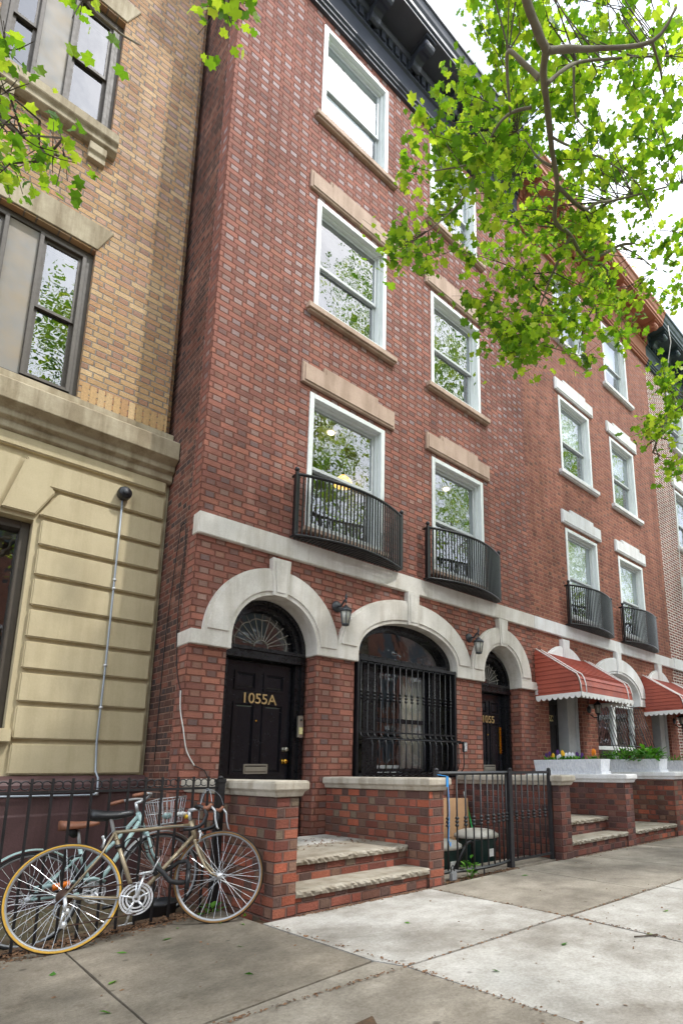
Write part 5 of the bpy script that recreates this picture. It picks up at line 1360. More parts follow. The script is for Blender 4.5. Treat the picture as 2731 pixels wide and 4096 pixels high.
TREE_BRANCHES = [(0.038,0.014,[(0.23,-4.23,6.32),(0.37,-4.13,6.45),(0.7,-4.03,6.6),(0.82,-4,6.64),(0.97,-3.88,6.7),(1.23,-3.75,6.74),(1.56,-3.58,6.77),(1.87,-3.44,6.75),(2.15,-3.23,6.72),(2.41,-3.25,6.72),(2.71,-3.24,6.67),(2.86,-3.35,6.71),(2.99,-3.53,6.81),(3.09,-3.63,6.83)]),
 (0.03,0.012,[(0.82,-4,6.64),(1.01,-4.11,6.75),(1.22,-4.24,6.84),(1.53,-4.56,6.9),(1.58,-4.75,7.09)]),
 (0.028,0.01,[(0.99,-3.83,6.73),(0.86,-3.77,6.81),(0.74,-3.71,6.88),(0.82,-3.63,6.84),(1.02,-3.51,6.71)]),
 (0.014,0.005,[(1.14,-3.65,6.76),(1.04,-3.5,6.75),(1.01,-3.35,6.69),(1.05,-3.13,6.56),(1.09,-2.91,6.41),(1.04,-2.68,6.3),(0.98,-2.53,6.23)]),
 (0.02,0.007,[(1.05,-3.85,6.7),(1.21,-3.95,6.94),(1.4,-4.02,7.15),(1.73,-4.24,7.31),(2.09,-4.51,7.43)]),
 (0.024,0.008,[(1.9,-3.44,6.74),(2.29,-3.48,6.77),(2.5,-3.54,6.97),(2.76,-3.66,7.13),(3.18,-4.17,7.26)]),
 (0.014,0.005,[(1.7,-3.49,6.77),(1.62,-3.4,6.88),(1.5,-3.35,7.01),(1.43,-3.3,7.12)]),
 (0.018,0.005,[(2.39,-3.26,6.67),(2.45,-3,6.46),(2.5,-2.84,6.29),(2.55,-2.66,6.1),(2.59,-2.48,5.9)]),
 (0.014,0.005,[(2.71,-3.24,6.66),(2.94,-3.39,6.55),(3.05,-3.22,6.4),(3.15,-2.94,6.2),(3.27,-2.8,6.02)]),
 (0.012,0.005,[(1.17,-4.05,6.81),(1.3,-3.97,6.75),(1.43,-3.91,6.68),(1.57,-3.94,6.64)]),
 (0.012,0.005,[(1.46,-3.65,6.74),(1.68,-3.65,6.87),(1.99,-3.74,6.96),(2.25,-3.78,7.07),(2.7,-3.91,7.04),(3.18,-3.86,6.9)]),
 (0.012,0.005,[(1.55,-4.55,6.94),(1.82,-4.51,6.96),(2.03,-4.45,7),(2.31,-4.47,7.01)]),
 (0.01,0.004,[(2.53,-2.82,6.33),(2.72,-2.86,6.32),(2.88,-2.99,6.38)]),
 (0.01,0.004,[(1.04,-3.14,6.54),(0.88,-2.98,6.49),(0.72,-2.83,6.44)]),
 (0.012,0.005,[(2.99,-3.53,6.81),(3.34,-3.6,6.87),(3.68,-3.64,6.9)])]
CLUMPS_A = [(1.09,-3.19,8.14),(1.01,-3.65,7.45),(1.66,-2.79,9.55),(1.44,-3.21,8.28),(1.53,-3.37,8.76),(1.92,-3.4,8.87),(1.66,-3.33,9.04),(0.89,-3.73,7.43),(1.87,-3.42,8.84),(2.19,-3.25,9.21),(1.34,-3.19,8.23),(1.17,-3.36,7.96),(1.84,-4.11,7.96),(2.7,-3.87,9.03),(2.89,-3.92,8.77),(2.5,-3.25,9.16),(2.71,-4.32,8.54),(2.05,-3.57,8.35),(2.13,-3.69,9.17),(1.8,-4.48,7.46),(2.47,-3.5,8.98),(1.18,-3.8,7.34),(2.67,-4.1,9.03),(3.14,-4.31,9.12),(1.85,-3.86,8.62),(1.6,-4.07,7.51),(2.61,-3.45,8.95),(1.97,-3.88,8.32),(2.3,-4.1,8.29),(2.36,-4.02,8.08),(1.72,-3.55,7.53),(1.47,-3.85,7.09),(1.39,-3.71,7.12),(1.64,-3.91,7.14),(2.42,-3.57,8.44),(2.26,-3.09,8.56),(2.05,-3.8,7.43),(1.81,-3.55,7.72),(1.7,-3.46,7.91),(1.94,-3.75,7.88),(1.96,-3.67,7.64),(1.53,-3.28,7.55),(1.92,-2.96,8.59),(1.37,-3.17,7.88),(2.14,-2.83,8.9),(1.52,-2.64,8.54),(1.42,-3.34,7.59),(1.06,-2.98,7.54),(1.45,-3.25,7.41),(1.71,-2.58,8.38),(1.25,-3.4,7.42),(1.3,-2.93,7.63),(2.42,-4.04,7.77),(2.27,-4.11,7.06),(3.44,-3.69,8.54),(3.11,-3.67,8.49),(2.4,-4.25,7.43),(1.86,-4.26,7.13),(3.02,-4.02,8.56),(3.5,-3.88,8.44),(2.1,-4.49,6.83),(2.31,-4.36,7.55),(1.06,-3.08,6.92),(1.15,-3.21,6.81),(1.01,-2.81,6.92),(0.94,-3.27,6.72),(0.93,-3.09,6.61),(0.93,-3.28,6.43),(0.9,-3.18,6.47),(0.92,-2.92,7.1),(2.37,-2.51,8.38),(1.78,-3.01,7.51),(2.15,-2.57,7.94),(1.67,-2.94,7.59),(2.12,-2.3,8.25),(1.47,-3.11,7.33),(2.4,-2.42,8.34),(2.28,-2.51,7.95),(1.99,-2.79,7.86),(2.44,-2.81,8.21),(2.01,-2.81,7.98),(1.95,-3.12,7.8),(3.26,-2.89,8.43),(3.03,-2.96,8.16),(1.89,-3.49,7.03),(3.33,-3.27,8.36),(3.09,-3.35,8.07),(2.56,-3.42,8.01),(1.94,-3.96,6.84),(3.27,-3.32,8.25),(3.24,-3.45,8.2),(2.06,-3.6,6.9),(2.93,-3.66,7.74),(2.58,-4.26,6.93),(3.39,-3.6,7.98),(2.81,-3.92,7.36),(2.33,-4.07,6.76),(3.05,-3.87,7.2),(1.19,-2.63,7.07),(1.19,-2.63,6.79),(1.33,-2.35,7.18),(1.23,-2.59,6.74),(1.82,-2.73,6.94),(2.14,-2.34,7.84),(2.31,-2.26,8.03),(2.67,-2.62,7.99),(2.37,-2.3,7.65),(1.43,-2.89,6.75),(1.75,-2.83,6.99),(2.9,-2.46,7.98),(2.6,-2.75,7.31),(2.97,-2.84,7.37),(3.2,-2.38,7.98),(3.31,-2.23,8.17),(2.17,-3.02,6.99),(3.47,-2.45,8.16),(2.27,-3.26,6.87),(2.72,-2.49,7.9),(2.73,-3.23,6.9),(2.42,-3.53,6.51),(3.01,-3.15,7.55),(2.91,-3.23,7.34),(3.61,-2.75,8.16),(2.4,-3.52,6.63),(2.37,-3.44,6.6),(3.46,-2.99,7.71),(3.73,-3.56,7.31),(3.93,-3.79,7.56),(3.72,-3.92,7.02),(3.13,-3.7,6.86),(3.71,-3.8,7.11),(1.13,-1.89,6.55),(1.39,-1.88,6.92),(1.14,-1.85,6.68),(1.25,-2,6.58),(0.9,-2.3,6.17),(1.46,-2.02,6.65),(1.28,-2.35,6.28),(1.52,-2.32,7),(1.88,-2.27,6.84),(2.21,-2.46,7),(2.72,-1.83,7.77),(2.29,-2.75,6.32),(2.11,-2.82,6.52),(2.57,-2.93,6.44),(3.06,-2.09,7.55),(3.23,-2.58,7.13),(2.23,-2.62,6.59),(2.45,-2.8,6.54),(2.11,-2.78,6.2),(4.28,-2.75,7.51),(3.37,-2.83,7.09),(3.79,-2.83,7.07),(3.26,-2.81,6.82),(2.56,-3.41,6.02),(3.43,-3.13,6.85),(2.78,-3.26,6.44),(3.16,-3.09,7.11),(3.75,-3.4,6.91),(3.78,-3.06,6.95),(3,-3.39,6.43),(4.22,-2.84,7.55),(3.98,-3.09,7.02),(4.32,-3.62,6.95),(4.37,-3.66,7.26),(1.98,-2.48,6.06),(2.04,-2.3,6.29),(2.1,-2.44,6.25),(2.32,-2.25,6.13),(2.44,-2.24,6.3),(2.15,-2.67,5.8),(2,-2.65,5.65),(2.22,-2.66,5.91),(1.8,-2.58,5.68),(2.03,-2.87,5.36),(2.03,-2.9,5.37),(2.64,-2.47,5.87),(2.3,-2.55,5.63),(2.36,-2.58,5.75),(2.29,-2.89,5.77),(2.76,-2.91,6.19),(2.38,-2.98,5.65),(2.64,-2.72,6.24),(2.16,-3.21,5.59),(2.93,-2.82,6.19),(3.1,-2.96,6.13),(3.04,-2.91,6.22),(2.83,-2.91,6.24),(2.42,-3.15,5.77),(2.56,-3.23,5.33),(3.28,-3.41,6),(2.83,-3.54,5.59),(0.98,-2.6,7.32),(0.66,-2.94,6.68),(1.07,-2.66,7.19),(0.68,-2.68,6.5),(1.25,-3.27,8.98),(1.03,-2.95,9.44),(1.6,-3.25,9.37),(1.32,-3.19,9.08),(0.51,-3.66,7.71),(0.68,-3.6,7.71),(0.62,-3.83,7.74),(0.65,-3.89,7.65),(1.3,-3.59,8.79),(1.91,-4.04,9.16),(1.76,-4.15,8.55),(0.72,-4.01,7.73),(0.88,-3.91,7.65),(1.81,-3.92,9.32),(2,-4.08,9.06),(2,-4.5,8.69),(1.76,-3.9,9.36),(1.37,-4.29,7.84),(1.84,-4.02,9.04),(1.05,-3.61,8.62),(3.29,-4.44,8.21),(3.36,-4.62,7.76),(3.42,-4.57,8.96),(2.23,-4.86,7.03),(3.05,-4.71,9.04),(4.47,-4.52,8.04),(3.74,-4.57,7.17),(4.33,-4.3,7.83),(3.56,-4.96,8.19),(3.51,-5.01,8.76),(2.82,-5,7.97),(2.77,-5.04,8.7),(2.6,-4.75,7.55),(3.08,-4.83,6.97),(3.61,-4.18,6.75),(4.99,-4.17,7.36),(3.45,-4.37,6.61),(4.03,-4.24,6.8)]
CLUMPS_R = [(3.72,-3.61,5.46),(4.23,-3.46,5.8),(4.14,-3.44,5.91),(3.84,-3.47,4.95),(4.66,-3.26,5.44),(3.91,-3.26,5.12),(3.7,-3.35,4.93),(4.37,-3.19,5.44),(3.61,-3.72,5.15),(4.29,-3.47,5.42),(4.24,-3.45,5.67),(4.46,-3.52,5.54),(4.03,-3.51,4.65),(4.82,-3.2,5.01),(4.41,-4.03,4.88),(3.96,-4.04,5.09),(4.22,-3.96,5.03),(4.45,-3.8,4.8),(4.27,-3.8,5.01),(5.04,-3.87,4.99),(4.31,-4.01,5.43),(4.18,-3.96,4.92),(4.12,-4.32,4.75),(4.32,-4.3,5.38),(4.64,-4.24,5.77),(4.53,-3.99,5.65),(4.63,-4.05,5.79)]
CLUMPS_L = [(-2.22,-3.31,3.79),(-2.24,-3.4,3.7),(-2.21,-3.43,3.52),(-2.16,-2.95,4),(-2.17,-3.47,3.47),(-2.21,-3.17,3.77),(-2.09,-3.44,3.49),(-2.05,-3.4,3.56),(-2.06,-2.96,3.99),(-2,-3.27,3.73),(-2.15,-2.74,3.98),(-2.17,-3.31,3.48),(-2.15,-2.79,3.94),(-2.24,-3.35,3.94),(-2.08,-3.84,3.79),(-1.55,-3.77,4.48),(-1.58,-3.9,4.31),(-1.54,-3.76,4.53),(-1.54,-3.7,4.6),(-1.56,-3.76,4.67),(-1.67,-4.06,4.13),(-2.34,-2.93,4.03),(-2.33,-2.74,3.99),(-2.36,-2.95,3.92),(-2.41,-3.13,3.67),(-2.4,-3.19,3.59),(-2.38,-3.26,3.66),(-2.4,-2.78,4.01),(-1.55,-3.86,4.74),(-1.7,-4.01,4.36),(-1.61,-3.98,4.48),(-2.08,-3.7,4.25),(-2.07,-3.67,4.32)]
CROWN_A = [(-2.12,-7.72,12.01),(-1.76,-9.96,8.99),(-1.35,-9.58,11.03),(0.6,-7.66,8.28),(2.13,-8.51,9.51),(-1.41,-6.95,10.35),(0.55,-7.05,12.55),(0.52,-6.85,7.58),(-3.18,-8.3,8.43),(0.35,-5.54,10.11),(-1.27,-5.7,9.77),(0.49,-10.14,11.78),(3.14,-9.05,11.42),(0,-10.59,10.72),(1.89,-7.47,10.42),(-0.93,-9.65,13.01),(2.26,-6.46,11.42),(0.43,-7.26,12.73),(0.68,-6.76,11.38),(2.02,-9.34,10.87),(2.13,-8.65,9.32),(2.13,-9.8,11.59),(2.61,-6.61,10.4),(1.4,-8.96,11.65),(2.18,-7.07,10.32),(1.31,-10.37,10.95),(-3.06,-9.68,10.63),(1.31,-7.61,8.4),(-0.21,-11.16,11.36),(1.96,-8.93,9.63),(2.32,-7.79,10.31),(1.86,-7.66,8.68),(1.21,-6.18,11.35),(0.52,-7.03,8.19),(1.53,-9.08,12.37),(0.34,-6.19,11.2),(-1.16,-8.8,6.69),(2.12,-9.29,8.42),(0.24,-8.04,13.46),(2.3,-6.62,9.73),(-1.48,-8.15,8.64),(3.11,-9.55,9.76),(-0.19,-10.41,11.16),(-2.39,-9.15,7.87),(-2.34,-7.11,11.57),(-1.77,-9.86,11.89),(1.58,-7.53,12.94),(-0.15,-10.28,12.19),(-1.51,-7.77,11.49),(1.39,-9.66,9.01),(-0.43,-9.45,8.12),(-2.67,-6.95,10.31),(0.35,-7.28,12.74),(-2.07,-6.75,8.71),(0.88,-5.97,12.3),(-2.1,-9.19,11.14),(1.55,-6.71,12.36),(-2.03,-7.47,9.88),(-2.74,-7.52,11.08),(2.53,-10.24,10.29),(3.3,-8.63,10.92),(0.21,-5.81,10.99),(-0.94,-6.15,11.03),(0.08,-6.22,10.59),(0.73,-7.51,7.27),(-1.41,-9.92,7.37),(-0.59,-9.49,8.76),(0.14,-10.28,10.62),(-0.38,-5.89,8.96),(-2.46,-8.23,7.94),(0.51,-8.6,12.42),(-1.47,-10.96,11.15),(-1.78,-6.76,12.82),(-1.49,-9.83,10.62),(-0.36,-10.09,9.03),(-1.44,-5.95,8.18),(-2.89,-8.91,8.53),(2.64,-8.59,10.68),(-3.1,-9.2,9.72),(0.02,-6.45,11.13),(-1.4,-6.19,10.8),(0.69,-8.74,7.06),(2.08,-8.96,11.01),(-0.5,-11.04,9.65),(-1.38,-9.76,11.52),(-1.66,-10.26,12.36),(0.64,-6.17,11.8),(-0.53,-7.56,12.96),(-0.41,-8.58,12.92),(-0.49,-7.53,7.46),(-0.44,-9.31,6.7),(-0.82,-6.24,8.92),(1.49,-6.94,12.03),(-2.83,-8.64,11.1),(2.04,-9.22,10.38),(-0.34,-7.99,12.79),(-0.99,-7.18,11.76),(1.83,-9.54,10.1),(-2.3,-8.69,8.51),(2.2,-7.32,12.02),(-1.81,-10.21,12.17),(-1.84,-8.04,13.07),(1.33,-9.13,8.43),(1.55,-6.91,10.18),(0.22,-5.35,10.14),(0.54,-9.96,11.26),(-2.32,-6.86,11.51),(0.06,-6.67,8.99),(-1.7,-8.35,8.58),(-0.11,-6.66,11.12)]
CROWN_R = [(7.47,-8.03,10.97),(8.97,-6.44,18.85),(9.86,-7.62,17.51),(11.33,-7.24,9.15),(6.41,-7.68,11.9),(9,-5.98,8.52),(9.22,-10,13.61),(10.22,-4.42,13.16),(8.64,-9.92,10.8),(8.6,-10.4,12.44),(9.23,-4.29,12.43),(7.31,-9.47,15.31),(8.36,-10.19,12.93),(7.42,-5.84,14.04),(11.05,-7.29,9.61),(7.96,-5.58,11.32),(7.9,-9.7,8.64),(8.99,-9.29,8.05),(9.8,-7.45,8.27),(7.26,-7.9,13.29),(7.42,-5.49,12.46),(11.2,-9.5,12.4),(12.25,-7.49,13.15),(6.78,-7.28,8.55),(10.78,-5.29,15.05),(10.41,-5.24,14.22),(6.7,-7.85,10.51),(11.23,-9.6,10.89),(8.78,-5.38,12.83),(10.35,-7.31,6.57),(9.4,-7.66,16.41),(8.98,-5.27,9.81),(10.32,-7.55,7.1),(9,-10.43,13.79),(8.45,-8.11,9.02),(8.27,-5.75,13.69),(7.02,-6.53,10.18),(9.74,-9.73,15.1),(11.5,-7.43,12.48),(8.27,-5.36,9.44),(7.88,-5.59,9.69),(8.12,-8.58,10.06),(9.41,-5.77,14.61),(7.34,-5.98,13.71),(8.25,-8.49,10.16),(9.17,-8.66,7.69),(7.28,-5.29,13.73),(11.33,-6.96,11.23),(10.34,-9.74,12.88),(8.52,-7.52,17.02),(7.67,-9.83,11.5),(11.23,-5.93,11.05),(11.67,-5.86,13.54),(9.71,-9.7,13.03),(9.65,-8.9,15.1),(11.41,-8.13,16.61),(9.15,-6.25,8.47),(11.16,-5.81,15.4),(11.99,-8.81,14.77),(8.03,-8.11,16.43),(11.69,-8.37,12.62),(11.14,-8.57,15.23),(10.46,-4.55,14.26),(6.63,-8.7,11.55),(10.55,-8.44,16.93),(9.59,-10.01,10.32),(9.55,-7.8,8.81),(8.4,-4.7,15.55),(11.46,-6.22,15.85),(12.15,-7.36,15.41),(6.25,-7.82,10.08),(10.6,-8.54,8.44),(8.89,-10.08,15.59),(8.58,-8.9,7.56),(10.55,-9.33,15.45),(8.87,-8.01,7.97),(7.28,-6.28,11.23),(6.87,-7.13,13.52),(8.87,-5.51,13.75),(9.79,-8.66,9.32),(10.33,-7.03,9.37),(7.44,-6.54,13.95),(9.59,-5.39,11.15),(7.7,-7.89,17.44),(8.57,-5.43,14.13),(8.35,-5.75,9.87),(7.56,-7.95,11.58),(9.51,-5.08,11.06),(6.68,-7.86,10.58),(12.07,-7.39,12.85),(7.92,-5.9,11.89),(7.46,-6.71,14.63),(10.21,-8.24,8.78),(6.35,-8.09,12.3),(11.19,-7.39,14.52),(7.96,-7.58,15.4),(7.25,-7.14,17.24),(8.87,-8.21,17.1),(11.35,-8.49,15.67),(7.07,-9.55,11.92),(8.65,-5.6,15.91),(10.55,-7.99,7.49),(10.33,-6.69,6.93),(11.84,-7.74,11.64),(9.12,-8.47,9.63),(8.87,-5.28,12.38),(8.18,-8.46,9.3),(11.36,-8.53,16.2),(9.26,-4.13,11.61),(8.21,-9.32,11.05),(10.57,-9.57,15.65),(10.63,-7.96,8.51),(10.43,-9.04,14.29),(10.12,-6.08,15.13),(11.03,-8.26,7.84),(9.14,-6.38,8.46),(8.99,-7.15,6.12),(10.91,-6.81,8.12),(10.96,-7.22,9.98),(11.66,-8.95,15.51),(10.66,-9.8,16.13),(11.67,-8.77,11.77),(10.93,-5.56,16.08),(8.89,-5.72,7.13),(7.99,-8.81,16.33),(10.71,-8.39,7.03),(8.71,-6.6,16.09),(11.74,-6.16,10.94),(8.55,-7.73,18.4),(6.32,-8.13,11.55),(8.62,-4.35,12.81),(10.87,-6.86,15.06),(10.15,-7.25,18),(9,-8.45,18),(7.75,-5.93,12.79),(8.65,-9.7,13.51),(7.81,-8.12,8.44),(9.27,-8.35,15.85),(8.9,-8.29,17.22),(8.68,-9.81,15.51),(9.48,-8.85,7.17),(10.11,-5.9,8.86),(7.31,-8.29,10.22),(8.96,-5.83,10.51),(8.93,-10.38,12.19),(7.96,-7.87,15.16),(10.45,-6.39,10.03),(9.37,-8.16,8.52),(8.24,-4.34,12.81),(10.21,-4.37,11.34),(6.95,-6.12,13.45),(12.46,-6.72,11.68),(11.04,-5.83,12.71),(9.38,-8,16.23),(11.48,-8.97,10.57),(12.45,-6.13,13.33),(9,-6.38,17.16),(6.7,-6.87,16.29),(11.11,-8.66,15.6),(8.14,-5.91,18.02),(9.93,-5.75,14.35),(11.25,-6.22,14.41),(11.84,-9.12,12.25),(8.51,-5.74,11.27),(9.76,-5.32,11.82),(8.14,-7.14,18.06),(8.08,-6.08,15.02),(8.32,-8.25,17.57),(9.18,-6.12,16.85),(10.96,-8.6,12.18),(7.73,-8.57,12.55),(11.09,-7.74,15.5),(8.87,-4.62,16.21),(12.1,-5.95,13.21),(7.38,-5.66,11.21),(9.4,-9.16,8.19),(9.73,-8.91,7.8),(9.34,-9.52,12.07),(9.75,-9.21,9.2),(8.6,-6.97,6.88),(9.63,-4.83,13.62),(11.51,-5.32,13.51),(7.66,-8.23,13.04),(10.55,-9.69,12.71),(9.25,-5.56,16.53),(10.5,-9.29,11.58),(10.66,-5.79,16.41),(10.2,-10.03,11.78),(11.21,-6.3,13.39),(10.47,-8.45,7.37),(12.32,-6.25,9.94),(10.69,-4.73,14),(10.06,-7.46,9.07),(9.86,-7.28,16.55),(7.97,-6.3,11.15),(9.73,-4.42,12.46),(9.65,-5.52,9.21),(8.8,-5.29,10.75),(11.78,-7.67,15.84),(10.2,-4.76,14.57)]
CROWN_L = [(-5.2,-8.99,10.9),(-8.22,-6.4,7.33),(-6.12,-6,10.59),(-4.41,-7.26,10.85),(-7.13,-6.06,12.24),(-6.62,-7.11,11.51),(-7.23,-9.37,9.43),(-5.92,-7.82,12.9),(-7.11,-10.18,8.01),(-5.8,-9.22,11.85),(-5.83,-8.01,7.59),(-4.47,-6.19,7.96),(-7.41,-7.7,7.73),(-5.92,-6.66,11.06),(-7.45,-5.44,8.11),(-6.75,-7.77,12.54),(-5.21,-6,8.43),(-5.22,-8.77,10.71),(-6.97,-5.98,9.63),(-5.88,-9.43,7.15),(-5.24,-7.78,7.67),(-9,-8.26,7.53),(-5.01,-9.12,8.51),(-8.06,-8.85,10.7),(-7.6,-5.67,9.26),(-4.62,-9.42,9.84),(-6.42,-6.47,7.74),(-5.24,-9.41,8.26),(-6.66,-8.06,7.5),(-4.34,-8.53,10.27),(-7.97,-8.43,8.9),(-5.71,-8.92,11.76),(-6.69,-5.23,10.35),(-4.59,-6.03,8.95),(-4.58,-8.28,8.2),(-8.8,-9.1,10.55),(-5.12,-8.82,10.01),(-6.89,-9.7,9.39),(-4.03,-7.94,10.76),(-3.96,-7.59,9.68),(-7.41,-6.93,6.95),(-6.37,-9.57,7.16),(-5.19,-7.84,7.52),(-4.46,-7.97,7.48),(-4.27,-8.08,10.54),(-4.82,-8.79,8.9),(-6.51,-9.69,9.62),(-5.47,-6.92,11.16),(-5.99,-7.4,11.57),(-5.33,-9.53,10.23),(-5.4,-5.91,9.77),(-6.81,-9.76,9.38),(-6.96,-9.59,8.89),(-7.72,-7.45,6.48),(-9.04,-8.67,8.38),(-8.65,-7.35,8.62),(-7.76,-9.72,9.77),(-6.39,-5.9,8.71),(-7.49,-9.85,7.59),(-9.06,-6.58,9.41),(-5.02,-6.33,6.71),(-4.94,-6.99,10.18),(-8.99,-8.24,7.98),(-5.1,-6.68,7.73),(-8.26,-9.11,11.06),(-6.63,-9.37,8.87),(-5.87,-6.44,11.79),(-7.09,-6.45,10.8),(-7.84,-8.15,7.83),(-7.59,-9.31,9.73)]
LEAF_OUT = [(90,1.),(74,.7),(48,.93),(24,.58),(-6,.78),(-34,.52),(-62,.5),(-90,.16),(-118,.5),(-146,.52),(186,.78),(156,.58),(132,.93),(106,.7)]
LEAF_XY = [(r*math.cos(R(a)), r*math.sin(R(a))+.16) for a, r in LEAF_OUT]
def add_leaf(V, Fc, p, s):
    n = Vector((random.gauss(0,.55), random.gauss(0,.55), 1)).normalized()
    if random.random() < .3: n = Vector((random.gauss(0,1), random.gauss(0,1), random.gauss(0,.5))).normalized()
    a = n.orthogonal().normalized(); b = n.cross(a); t = random.uniform(0, 2*PI)
    u = a*math.cos(t)+b*math.sin(t); v = n.cross(u)
    cup = random.uniform(-.5, .15)
    k = len(V)
    V.append(tuple(p))
    for x, y in LEAF_XY:
        q = p+(u*x+v*y)*s+n*(cup*(x*x)*s+random.uniform(-.05,.05)*s)
        V.append(tuple(q))
    m = len(LEAF_XY)
    for i in range(m): Fc.append((k, k+1+i, k+1+(i+1) % m))
def raw_mesh(name, V, Fc, m, parent):
    org = ORG[parent.name]
    me = bpy.data.meshes.new(name); me.from_pydata([(x-org.x, y-org.y, z-org.z) for x, y, z in V], [], Fc)
    me.materials.append(M[m]); o = bpy.data.objects.new(name, me); col.objects.link(o); o.parent = parent; ORG[o.name] = org
    return o
def tree(label, base, trunk, limbs, near, nper, rad, size, far, fper=44, frad=.8, fsize=.09):
    t = thing('plane_tree', label, 'tree', base, 'street plane trees')
    MB().tube(trunk, [mid(.2, .09, i/(len(trunk)-1)) for i in range(len(trunk))], 12).build('trunk', M['bark'], t)
    lb = MB(); nodes = []
    for r0, r1, pts in limbs:
        # smooth the traced points a little and thicken towards the trunk
        P = [Vector(p) for p in pts]; Q = []
        for i in range(len(P)-1):
            p0, p1, p2, p3 = P[max(i-1,0)], P[i], P[i+1], P[min(i+2,len(P)-1)]
            for k in range(4):
                s = k/4
                Q.append(.5*((2*p1)+(p2-p0)*s+(2*p0-5*p1+4*p2-p3)*s*s+(3*p1-p0-3*p2+p3)*s**3))
        Q.append(P[-1])
        lb.tube(Q, [mid(r0, r1, (i/(len(Q)-1))**.8)*random.uniform(.9, 1.12) for i in range(len(Q))], 8)
        nodes += [(q, mid(r0, r1, i/(len(Q)-1))) for i, q in enumerate(Q)]
    V, Fc = [], []; tw = lb
    def clump(c, n, rd, sz, twigs):
        c = Vector(c)
        if twigs:
            q, r = min(nodes, key=lambda a: (a[0]-c).length)
            m1 = q.lerp(c, .5)+Vector((random.gauss(0,.06), random.gauss(0,.06), random.gauss(0,.06)))
            tw.tube([q, m1, c], [min(r*.6, .009), .005, .003], 4, mi=1)
        ends = []
        for _ in range(5 if twigs else 0):
            e = c+Vector((random.gauss(0,rd*.6), random.gauss(0,rd*.6), random.gauss(0,rd*.5)))
            tw.tube([c, c.lerp(e,.5)+Vector((0,0,random.uniform(-.03,.03))), e], [.003,.002,.0015], 3, cap=False, mi=1); ends.append((c, e))
        for _ in range(n):
            if ends:
                a, e = random.choice(ends); p = a.lerp(e, random.uniform(.2, 1.1))+Vector((random.gauss(0,.06), random.gauss(0,.06), random.gauss(-.03,.05)))
            else: p = c+Vector((random.gauss(0,rd*.5), random.gauss(0,rd*.5), random.gauss(0,rd*.45)))
            add_leaf(V, Fc, p, sz*random.uniform(.45, 1.35))
    for c in near: clump(c, nper, rad, size, True)
    for c in far: clump(c, fper, frad, fsize, False)
    raw_mesh('crown', V, Fc, 'leaf', t)
    tw.build('branches', [M['bark'], M['twig']], t)
    return t
tA = (-1.2,-6.85,0)
limA = [(.07,.038,[(-.9,-6.7,5.2),(-.4,-5.6,5.9),(0,-4.7,6.2),tuple(TREE_BRANCHES[0][2][0])])]+TREE_BRANCHES
limA += [(.1,.03,[(-.9,-6.7,5.2),(-.6,-7.8,8),(0,-8.3,11)]), (.08,.02,[(-1.0,-6.8,5.),(-2.,-8.4,8.5),(-2.2,-9.,11)]), (.07,.02,[(-.8,-7.,6.),(1.4,-8.4,8.5),(2.4,-9,10.5)])]
tree('leafy plane tree whose long bare limb droops across the upper right of the red facades', tA, [(-1.2,-6.85,-.3),(-1.15,-6.85,1.),(-1.05,-6.8,3.),(-.9,-6.7,5.2)], limA, CLUMPS_A, 31, .29, .058, CROWN_A)
tR = tree('plane tree with small leaf sprays at the right edge before the white jointed brick', (8.2,-6.85,0), [(8.2,-6.85,-.3),(8.15,-6.85,2.),(8.1,-6.9,5.),(8.1,-7.2,8.)],
     [(.06,.012,[(8.1,-6.9,4.6),(6.5,-6.,6.2),(5.2,-5.1,6.3),(4.26,-4.28,5.79),(4.22,-3.78,5.48),(4.13,-3.44,5.25),(4.15,-3.23,4.89)]),(.09,.02,[(8.1,-7.,6.),(6.6,-7.8,9),(5.5,-8,11.5)]),(.09,.02,[(8.1,-7.2,8.),(9.2,-7.6,11),(9.8,-8,13)])],
     CLUMPS_R, 36, .22, .053, CROWN_R)
tree('plane tree hanging bright leaf sprays over the tan building at upper left', (-6.5,-6.85,0), [(-6.5,-6.85,-.3),(-6.45,-6.85,2.),(-6.3,-6.8,4.5)],
     [(.05,.006,[(-6.3,-6.8,4.4),(-4.8,-5.2,5.4),(-3.3,-3.7,4.9),(-2.52,-2.91,4.16),(-2.31,-3.01,3.99),(-2.19,-3.15,3.85)]),(.012,.004,[(-2.31,-3.01,3.99),(-2.08,-3.2,3.75),(-1.96,-3.23,3.77)]),
      (.016,.003,[(-4.8,-5.2,5.4),(-3.,-4.3,5.4),(-1.96,-3.75,4.53),(-2.05,-3.65,4.12),(-1.94,-3.62,4.09),(-1.83,-3.58,4.17)]),(.012,.003,[(-3.,-4.3,5.4),(-1.69,-3.96,4.61),(-1.63,-3.92,4.35),(-1.58,-3.9,4.21)]),
      (.09,.02,[(-6.3,-6.8,4.4),(-6.6,-7.4,8),(-6.5,-7.6,11)])],
     CLUMPS_L, 15, .10, .031, CROWN_L)

def copy_tree(o, d, label):
    r = o.copy(); col.objects.link(r); r.location = Vector(o.location)+Vector(d); r['label'] = label
    for c in list(o.children):
        k = c.copy(); col.objects.link(k); k.parent = r
copy_tree(tR, (7.4,-.1,0), 'plane tree farther down the kerb, seen only in the window reflections'); copy_tree(tR, (15,.1,0), 'plane tree farthest down the kerb, seen only in the window reflections')
